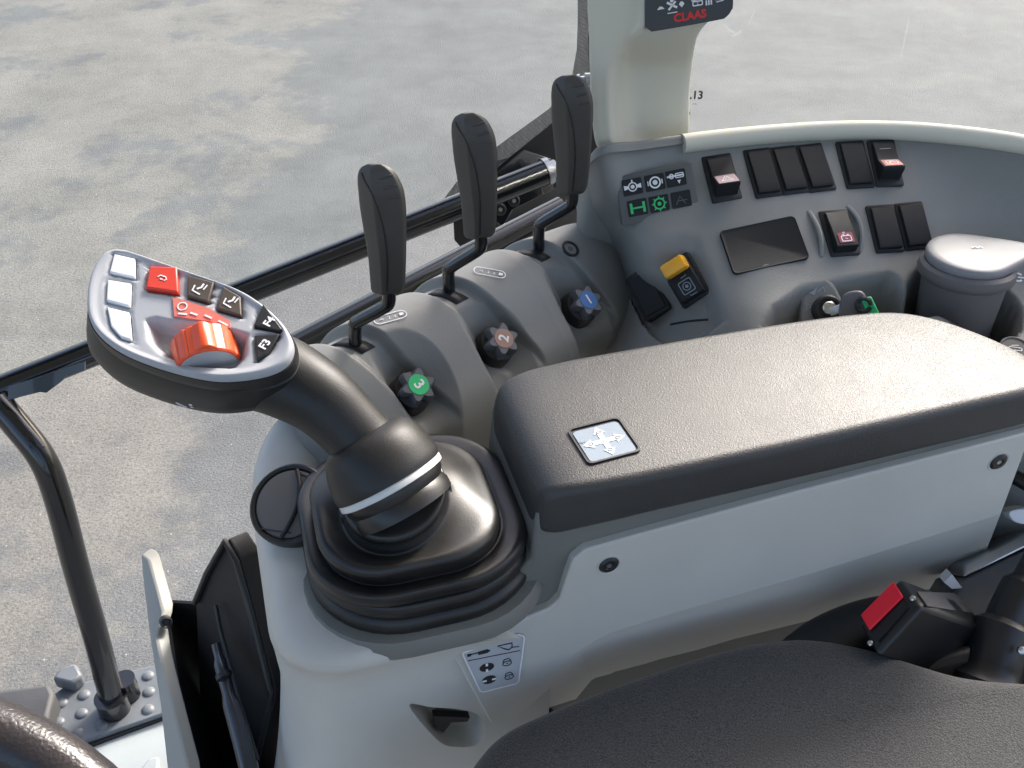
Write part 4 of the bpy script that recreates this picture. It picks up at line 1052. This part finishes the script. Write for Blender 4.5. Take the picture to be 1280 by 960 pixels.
loft(bm, [hr(.1, -.022), hr(.96, -.022), hr(.985, -.0035), hr(1.015, -.0035), hr(1.025, -.008), hr(1.02, -.013), hr(1.004, -.0138), hr(1.004, -.0146), hr(1.018, -.0155), hr(1.055, -.030, -.008), hr(1.065, -.040, -.0115), hr(1.03, -.049, -.0125), hr(.93, -.0545, -.012), hr(.6, -.057, -.008), hr(.1, -.057, 0)]); HEADB = bvh_of(bm)
head = build('head_shell', bm, 'grip', joy, sharp=40)
HB = hf.up(0)
for (x, y, r_) in ((222, 504, .0013), (226, 506, .0016), (231, 508, .0013), (234, 512, .0011), (238, 506, .0011), (240, 509, .0009)):
    p_, n_ = hit(x, y, HEADB); g = Fr(p_, hf.x, n_); bm = BM()
    flat(bm, g, [(a * (1 + .3 * random.random()), b * (.6 + .5 * random.random())) for a, b in circ(r_, 9)], .00025); build('paint_scuff', bm, 'white', head)
def btnmesh(q, m, name, h0=-.002, h1=.0026, lab=None, ins=.93):
    c = (sum(a for a, b in q) / len(q), sum(b for a, b in q) / len(q))
    qq = q
    bm = BM(); loft(bm, [[hf.p(a, b, h0) for a, b in qq], [hf.p(a, b, h1 - .0008) for a, b in qq], [hf.p(c[0] + (a - c[0]) * ins, c[1] + (b - c[1]) * ins, h1) for a, b in qq]])
    return build(name, bm, m, joy, bevel=.0011, seg=3, label=lab), c
for q in btn[:3]: btnmesh(q, 'white', 'white_button')
for (m, _), q in zip(top_q, btn[3:6]):
    o, c = btnmesh(q, m, 'symbol_button', h1=.0040 if m == 'red' else .0032, lab='raised red symbol button' if m == 'red' else None)
    g = hf.at(c[0], c[1], (.0041 if m == 'red' else .0033)); bm = BM()
    if m == 'red': stroke(bm, g, [(-.003, -.0005), (-.002, .0012), (.0015, .0014), (.003, 0), (.002, -.0015)], .0007); stroke(bm, g, [(-.001, -.0012), (.001, -.0012)], .0006)
    else:
        stroke(bm, g, [(.003, -.004), (-.003, -.003), (-.0035, .001)], .0009); stroke(bm, g, [(-.001, -.001), (.001, .001), (.001, .004)], .0012); stroke(bm, g, [(.003, 0), (.0035, .004)], .0008)
    build('symbol', bm, 'ink', o)
for (t_, _), q in zip(fq, btn[6:8]):
    o, c = btnmesh(q, 'black', 'function_button', h1=.0030)
    bm = BM(); text(bm, hf.at(c[0], c[1], .0032).rot(84), t_, .0072, bold=.0002); build('lettering', bm, 'ink', o)
# label strip
q = [hf.px(x, y) for x, y in [(217, 375), (225, 376), (262, 388), (288, 404), (289, 413), (262, 404), (219, 398)]]
bm = BM(); flat(bm, hf, q, .0010, .0014); ls = build('label_strip', bm, 'pink', joy)
g = hf.up(.0026); bm = BM(); c = g.px(228, 383); stroke(bm, g, circ(.0028, 14, *c), .0006, closed=True)
for (x, y, x2, y2) in ((223, 392, 234, 393), (238, 391, 247, 394), (256, 394, 265, 398), (273, 401, 285, 407)): stroke(bm, g, [g.px(x, y), g.px(x2, y2)], .0011)
build('symbol', bm, 'ink', ls)
# scroll wheel
wc = hf.px(254, 434); RW = .0200
wdir = (hf.p(*hf.px(262, 446)) - hf.p(*hf.px(255, 412))).normalized()
wf = Fr(hf.p(wc[0], wc[1], -.0088), hf.n.cross(wdir), wdir)     # axis along -y (towards the driver)
bm = BM(); N_ = 96
def wr(r_, h): 
    o = []
    for k in range(N_):
        a = 2 * math.pi * k / N_
        rr_ = r_ - (.0006 if (k % 6 == 0) else 0)
        o.append(wf.p(rr_ * math.cos(a), rr_ * math.sin(a), h))
    return o
loft(bm, [wr(RW * .96, -.010), wr(RW, -.009), wr(RW, .009), wr(RW * .96, .010)]); whl = build('scroll_wheel', bm, 'orange', joy, sharp=25)
bm = BM(); cyl(bm, wf, RW * .9, RW * .88, .0008, 40, .0098); build('wheel_side', bm, 'bezel', whl)
bm = BM(); pts = [(RW * .98, 62), (RW * 1.13, 76), (RW * 1.16, 82), (RW * 1.13, 88), (RW * .98, 104)]
yn = hf.n
sgn = 1 if wf.y.dot(hf.n) > 0 else -1
pp = [(r_ * math.cos(R(a)), sgn * r_ * math.sin(R(a))) for r_, a in pts]
loft(bm, [[wf.p(a, b, -.0092) for a, b in pp], [wf.p(a, b, .0092) for a, b in pp]]); build('wheel_ridge', bm, 'orange', whl, bevel=.0008)

# ------------------------------------------------------------------ seat cushion
bm = BM()
so = crv([(560, 1010), (600, 950), (650, 922), (720, 893), (800, 864), (880, 838), (950, 823), (1010, 820), (1080, 832), (1150, 854), (1215, 872), (1300, 880), (1420, 890), (1500, 1000), (1500, 1250), (1000, 1300), (560, 1250), (520, 1100)], 4, True)
zs = 1.85
base = [Z(x, y, zs) for x, y in so]
cc = sum(base, Vector()) / len(base)
def sr(s, dz): return [Vector((cc.x + (p.x - cc.x) * s, cc.y + (p.y - cc.y) * s, zs + dz)) for p in base]
rs = [sr(.93, -.12), sr(.98, -.07), sr(1.0, -.03), sr(.995, -.005), sr(.975, .014), sr(.94, .026), sr(.88, .033), sr(.75, .036), sr(.5, .034), sr(.2, .032), sr(.02, .032)]
loft(bm, rs)
seat = build('seat_cushion', bm, 'fabric', sub=1, sharp=0)
tag(seat, 'charcoal cloth seat cushion below the armrest', 'seat')

# ------------------------------------------------------------------ belt buckle
bk_ = empty('belt_buckle', D(1160, 800, .62), 'black seat belt buckle with a red release button beside the cushion', 'buckle')
c0 = D(1102, 768, .60)
face = [D(1124, 722, .757), D(1153, 757, .732), D(1096, 822, .732), D(1072, 778, .757)]
axb = (D(1238, 770, .84) - D(1124, 722, .757))
axb2 = Vector((.12, .05, -.045))
fc2 = [p + axb * .98 for p in face]
bm = BM(); loft(bm, [face, [a.lerp(b, .5) + Vector((0, 0, .002)) for a, b in zip(face, fc2)], fc2]); bb = build('buckle_body', bm, 'belt', bk_, bevel=.004, seg=3)
fn = (face[1] - face[0]).cross(face[3] - face[0]).normalized()
if fn.dot(CAM - face[0]) < 0: fn = -fn
f = Fr(sum(face, Vector()) / 4 + fn * .0005, face[3] - face[0], fn)
q = [f.px(x, y) for x, y in [(1118, 728), (1130, 747), (1088, 789), (1077, 770)]]
bm = BM(); flat(bm, f, q, .0022, 0); build('release_button', bm, 'buckle_red', bk_, bevel=.0008)
q = [f.px(x, y) for x, y in [(1130, 750), (1136, 760), (1098, 802), (1091, 793)]]
bm = BM(); flat(bm, f, q, .0006, 0); build('tongue_slot', bm, 'void', bk_)
for (x, y) in ((1141, 748), (1088, 804)):
    g = Fr(f.p(*f.px(x, y), .0002), f.x, fn); bm = BM(); revolve(bm, g, [(.0022, -.001), (.0022, .0006), (.0014, .0012)], 14); build('rivet', bm, 'chrome', bk_)
# grey top label on buckle
tp = Fr((face[0] + face[1] + fc2[0] + fc2[1]) / 4, axb, (face[1] - face[0]).cross(axb))
if tp.n.z < 0: tp = Fr(tp.o, axb, -tp.n)
bm = BM(); q = [tp.px(x, y) for x, y in [(1145, 741), (1200, 743), (1245, 772), (1158, 759)]]; flat(bm, tp, q, .0008, .0006); build('top_plate', bm, 'ash', bk_)
bm = BM()
sweep(bm, crv([D(960, 880, .76), D(1000, 838, .77), D(1040, 806, .785), D(1090, 785, .79), D(1140, 778, .80), D(1200, 790, .82)], 5), [.026] * 26, 16, .5); build('stalk_cover', bm, 'belt', bk_)
rec = empty('seat_recliner', D(1265, 800, .62), 'black plastic seat side mechanism right of the buckle', 'seat mechanism')
bm = BM(); rings = []
pts = [D(1310, 680, .80), D(1284, 726, .795), D(1262, 770, .79), D(1248, 810, .785), D(1235, 850, .78), D(1225, 890, .78)]
sweep(bm, crv(pts, 5), [.014] * 6 + [.020] * 6 + [.028] * 8 + [.034] * 6, 18, .8, up=Vector((0, 1, .3))); build('lever_arm', bm, 'belt', rec)
bm = BM(); rb_ = [D(x, y, .77) for x, y in [(1110, 880), (1120, 835), (1200, 815), (1330, 790), (1330, 980), (1110, 980)]]
prism(bm, rb_, Vector((0, .08, -.05))); build('side_cover', bm, 'belt', rec, bevel=.008, seg=3)
bm = BM(); f = Fr(D(1277, 813, .755), (1, 0, 0), (0, -.7, .7)); revolve(bm, f, [(.003, -.002), (.003, .001), (.002, .0015)], 14); build('rivet', bm, 'chrome', rec)

# metal rail behind the buckle, floor box under
sr_ = empty('seat_rail', D(1250, 680, .80), 'bright zinc seat rail and lever behind the armrest end', 'rail')
bm = BM(); q = [D(1205, 705, .84), D(1300, 655, .86), D(1300, 676, .85), D(1205, 722, .83)]; prism(bm, q, Vector((0, .02, -.02))); build('rail_bar', bm, 'zinc', sr_, bevel=.002)
bm = BM(); q = [D(1195, 728, .83), D(1300, 680, .85), D(1300, 760, .80), D(1160, 790, .80)]; prism(bm, q, Vector((0, .03, -.03))); build('rail_side', bm, 'knob', sr_, bevel=.002)
bm = BM(); q = [f_ for f_ in crv([D(1262, 640, .83), D(1285, 636, .83), D(1300, 645, .83), D(1285, 655, .83), D(1268, 652, .83)], 4, True)]; prism(bm, q, Vector((0, .012, -.008))); build('white_lever', bm, 'white', sr_, bevel=.001)
bm = BM(); q = [D(1240, 610, .90), D(1300, 560, .93), D(1300, 700, .88), D(1235, 700, .88)]; prism(bm, q, Vector((0, .02, -.01))); build('blue_panel', bm, 'console', sr_)
bm = BM(); sweep(bm, [D(1268, 596, .84), D(1300, 615, .83)], .006, 12); build('black_link', bm, 'belt', sr_)
bm = BM(); q = [D(1180, 728, .82), D(1190, 718, .82), D(1203, 735, .82), D(1190, 736, .82)]; prism(bm, q, Vector((0, .01, -.004))); build('white_tab', bm, 'white', sr_)
bm = BM(); q = [D(1206, 735, .84), D(1240, 708, .85), D(1250, 745, .84), D(1215, 765, .83)]; prism(bm, q, Vector((0, .01, -.01))); build('grey_bracket', bm, 'console', sr_)

# floor box under the armrest, dark
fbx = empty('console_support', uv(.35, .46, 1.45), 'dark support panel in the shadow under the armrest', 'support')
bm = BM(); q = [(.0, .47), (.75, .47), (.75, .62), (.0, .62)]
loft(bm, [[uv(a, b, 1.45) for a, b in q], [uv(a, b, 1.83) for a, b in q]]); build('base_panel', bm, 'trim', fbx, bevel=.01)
p = D(672, 897, .77); bm = BM(); f = Fr(uv(.23, .469, 1.80), U, -V); f = Fr(PL(676, 897, f.o, f.n), U, -V)
revolve(bm, f, [(.012, -.004), (.012, .004), (.009, .006), (.004, .006)], 20); build('hole_plug', bm, 'void', fbx)

# ------------------------------------------------------------------ floor pieces at lower left
zf = 1.40
fp_ = empty('tread_plate', Z(150, 880, zf), 'dark studded metal step plate at the foot of the upright', 'step plate')
bm = BM(); q = [Z(x, y, zf) for x, y in [(62, 935), (66, 868), (80, 858), (230, 822), (330, 800), (330, 860), (215, 888), (95, 930)]]
prism(bm, q, W * -.008); build('plate', bm, 'plate', fp_, bevel=.002)
st_ = [(77, 879), (105, 869), (73, 903), (102, 892), (97, 917), (127, 906), (185, 845), (186, 865), (185, 887), (160, 862)]
for (x, y) in st_:
    bm = BM(); f = Fr(Z(x, y, zf), (1, 0, 0), W); revolve(bm, f, [(.0085, -.001), (.0075, .0012), (.005, .003), (.001, .0036)], 18); build('stud', bm, 'plate', fp_)
bm = BM(); q = [Z(x, y, zf) for x, y in [(70, 860), (80, 846), (100, 840), (108, 855), (95, 866)]]; prism(bm, q, W * .02); build('hinge_block', bm, 'plate', fp_, bevel=.004)
mt = BM(); q = [Z(x, y, zf + .03) for x, y in [(-60, 870), (0, 862), (62, 853), (68, 866), (62, 890), (60, 960), (-60, 990)]]; prism(mt, q, W * -.04)
mat_o = build('floor_mat', mt, 'floor', bevel=.006, seg=3); tag(mat_o, 'dark grey rubber floor mat corner left of the tread plate', 'floor mat')
sl = BM(); q = [Z(x, y, zf - .012) for x, y in [(60, 950), (96, 938), (205, 895), (330, 860), (330, 1100), (60, 1100)]]; prism(sl, q, W * -.05)
sill = build('cab_sill', sl, 'sill', bevel=.004); tag(sill, 'pale blue grey painted cab sill below the tread plate', 'sill')
bm = BM(); q = [Z(x, y, zf - .004) for x, y in [(176, 960), (186, 948), (198, 945), (196, 975), (176, 985)]]; prism(bm, q, W * -.008); build('sill_tab', bm, 'sill', sill, bevel=.002)
bm = BM(); q = [Z(x, y, zf - .006) for x, y in [(92, 931), (212, 888), (330, 858), (330, 864), (212, 894), (94, 938)]]; prism(bm, q, W * -.01); build('rubber_gap', bm, 'void', sill)

# ------------------------------------------------------------------ steering wheel
swc = D(-300, 1462, .45)
swn = Vector((.15, -.55, .82)).normalized()
sw = empty('steering_wheel', swc, 'black grained steering wheel rim at the bottom left corner', 'steering wheel')
f = Fr(swc, (1, 0, 0), swn); bm = BM(); n1, n2 = 96, 20; Rm, rm = .196, .0165
vr = []
for i in range(n1):
    a = 2 * math.pi * i / n1
    vr.append([bm.verts.new(f.p((Rm + rm * math.cos(b)) * math.cos(a), (Rm + rm * math.cos(b)) * math.sin(a), rm * math.sin(b))) for b in [2 * math.pi * j / n2 for j in range(n2)]])
for i in range(n1):
    for j in range(n2): bm.faces.new((vr[i][j], vr[(i + 1) % n1][j], vr[(i + 1) % n1][(j + 1) % n2], vr[i][(j + 1) % n2]))
build('wheel_rim', bm, 'wheel', sw, sharp=0)

# unseen roof slab, added over the cab to block zenith sky light
roof = empty('added_roof', Vector((0, .1, 3.05)), 'unseen pale roof slab added above the cab to block sky light', 'roof')
bm = BM(); q = rrect(1.1, .88, .25, 6)
loft(bm, [[Vector((a, b + .0, 3.04)) for a, b in q], [Vector((a, b + .0, 3.12)) for a, b in q]]); build('roof_slab', bm, 'pillar', roof)
# ------------------------------------------------------------------ camera, light
cam = bpy.data.cameras.new('Camera'); co = bpy.data.objects.new('Camera', cam); COL.objects.link(co)
co.location = CAM; co.rotation_euler = (R(90) - TH, 0, 0)
cam.sensor_width = 36; cam.lens = FPX / 1280 * 36; cam.clip_start = .02; cam.clip_end = 500
sc.camera = co
SUN_AZ, SUN_EL = R(35), R(35)     # azimuth to the right of +Y
w = bpy.data.worlds.new('World'); sc.world = w; w.use_nodes = True
nt = w.node_tree; bg = nt.nodes['Background']
sky = nt.nodes.new('ShaderNodeTexSky'); sky.sky_type = 'NISHITA'; sky.sun_disc = False; sky.sun_elevation = SUN_EL; sky.sun_rotation = SUN_AZ
sky.dust_density = 4; sky.air_density = .8; sky.ozone_density = .45
nt.links.new(sky.outputs['Color'], bg.inputs['Color']); bg.inputs['Strength'].default_value = .15
sd = bpy.data.lights.new('Sun', 'SUN'); sd.energy = 1.9; sd.angle = R(12); sd.color = (1, .97, .93)
so_ = bpy.data.objects.new('Sun', sd); COL.objects.link(so_)
dirv = Vector((math.sin(SUN_AZ) * math.cos(SUN_EL), math.cos(SUN_AZ) * math.cos(SUN_EL), math.sin(SUN_EL)))
so_.rotation_euler = dirv.to_track_quat('Z', 'Y').to_euler(); so_.location = dirv * 8
sc.view_settings.view_transform = 'Standard'; sc.view_settings.look = 'None'; sc.view_settings.gamma = 1; sc.view_settings.exposure = 1.5
sc.cycles.max_bounces = 6; sc.cycles.transparent_max_bounces = 12
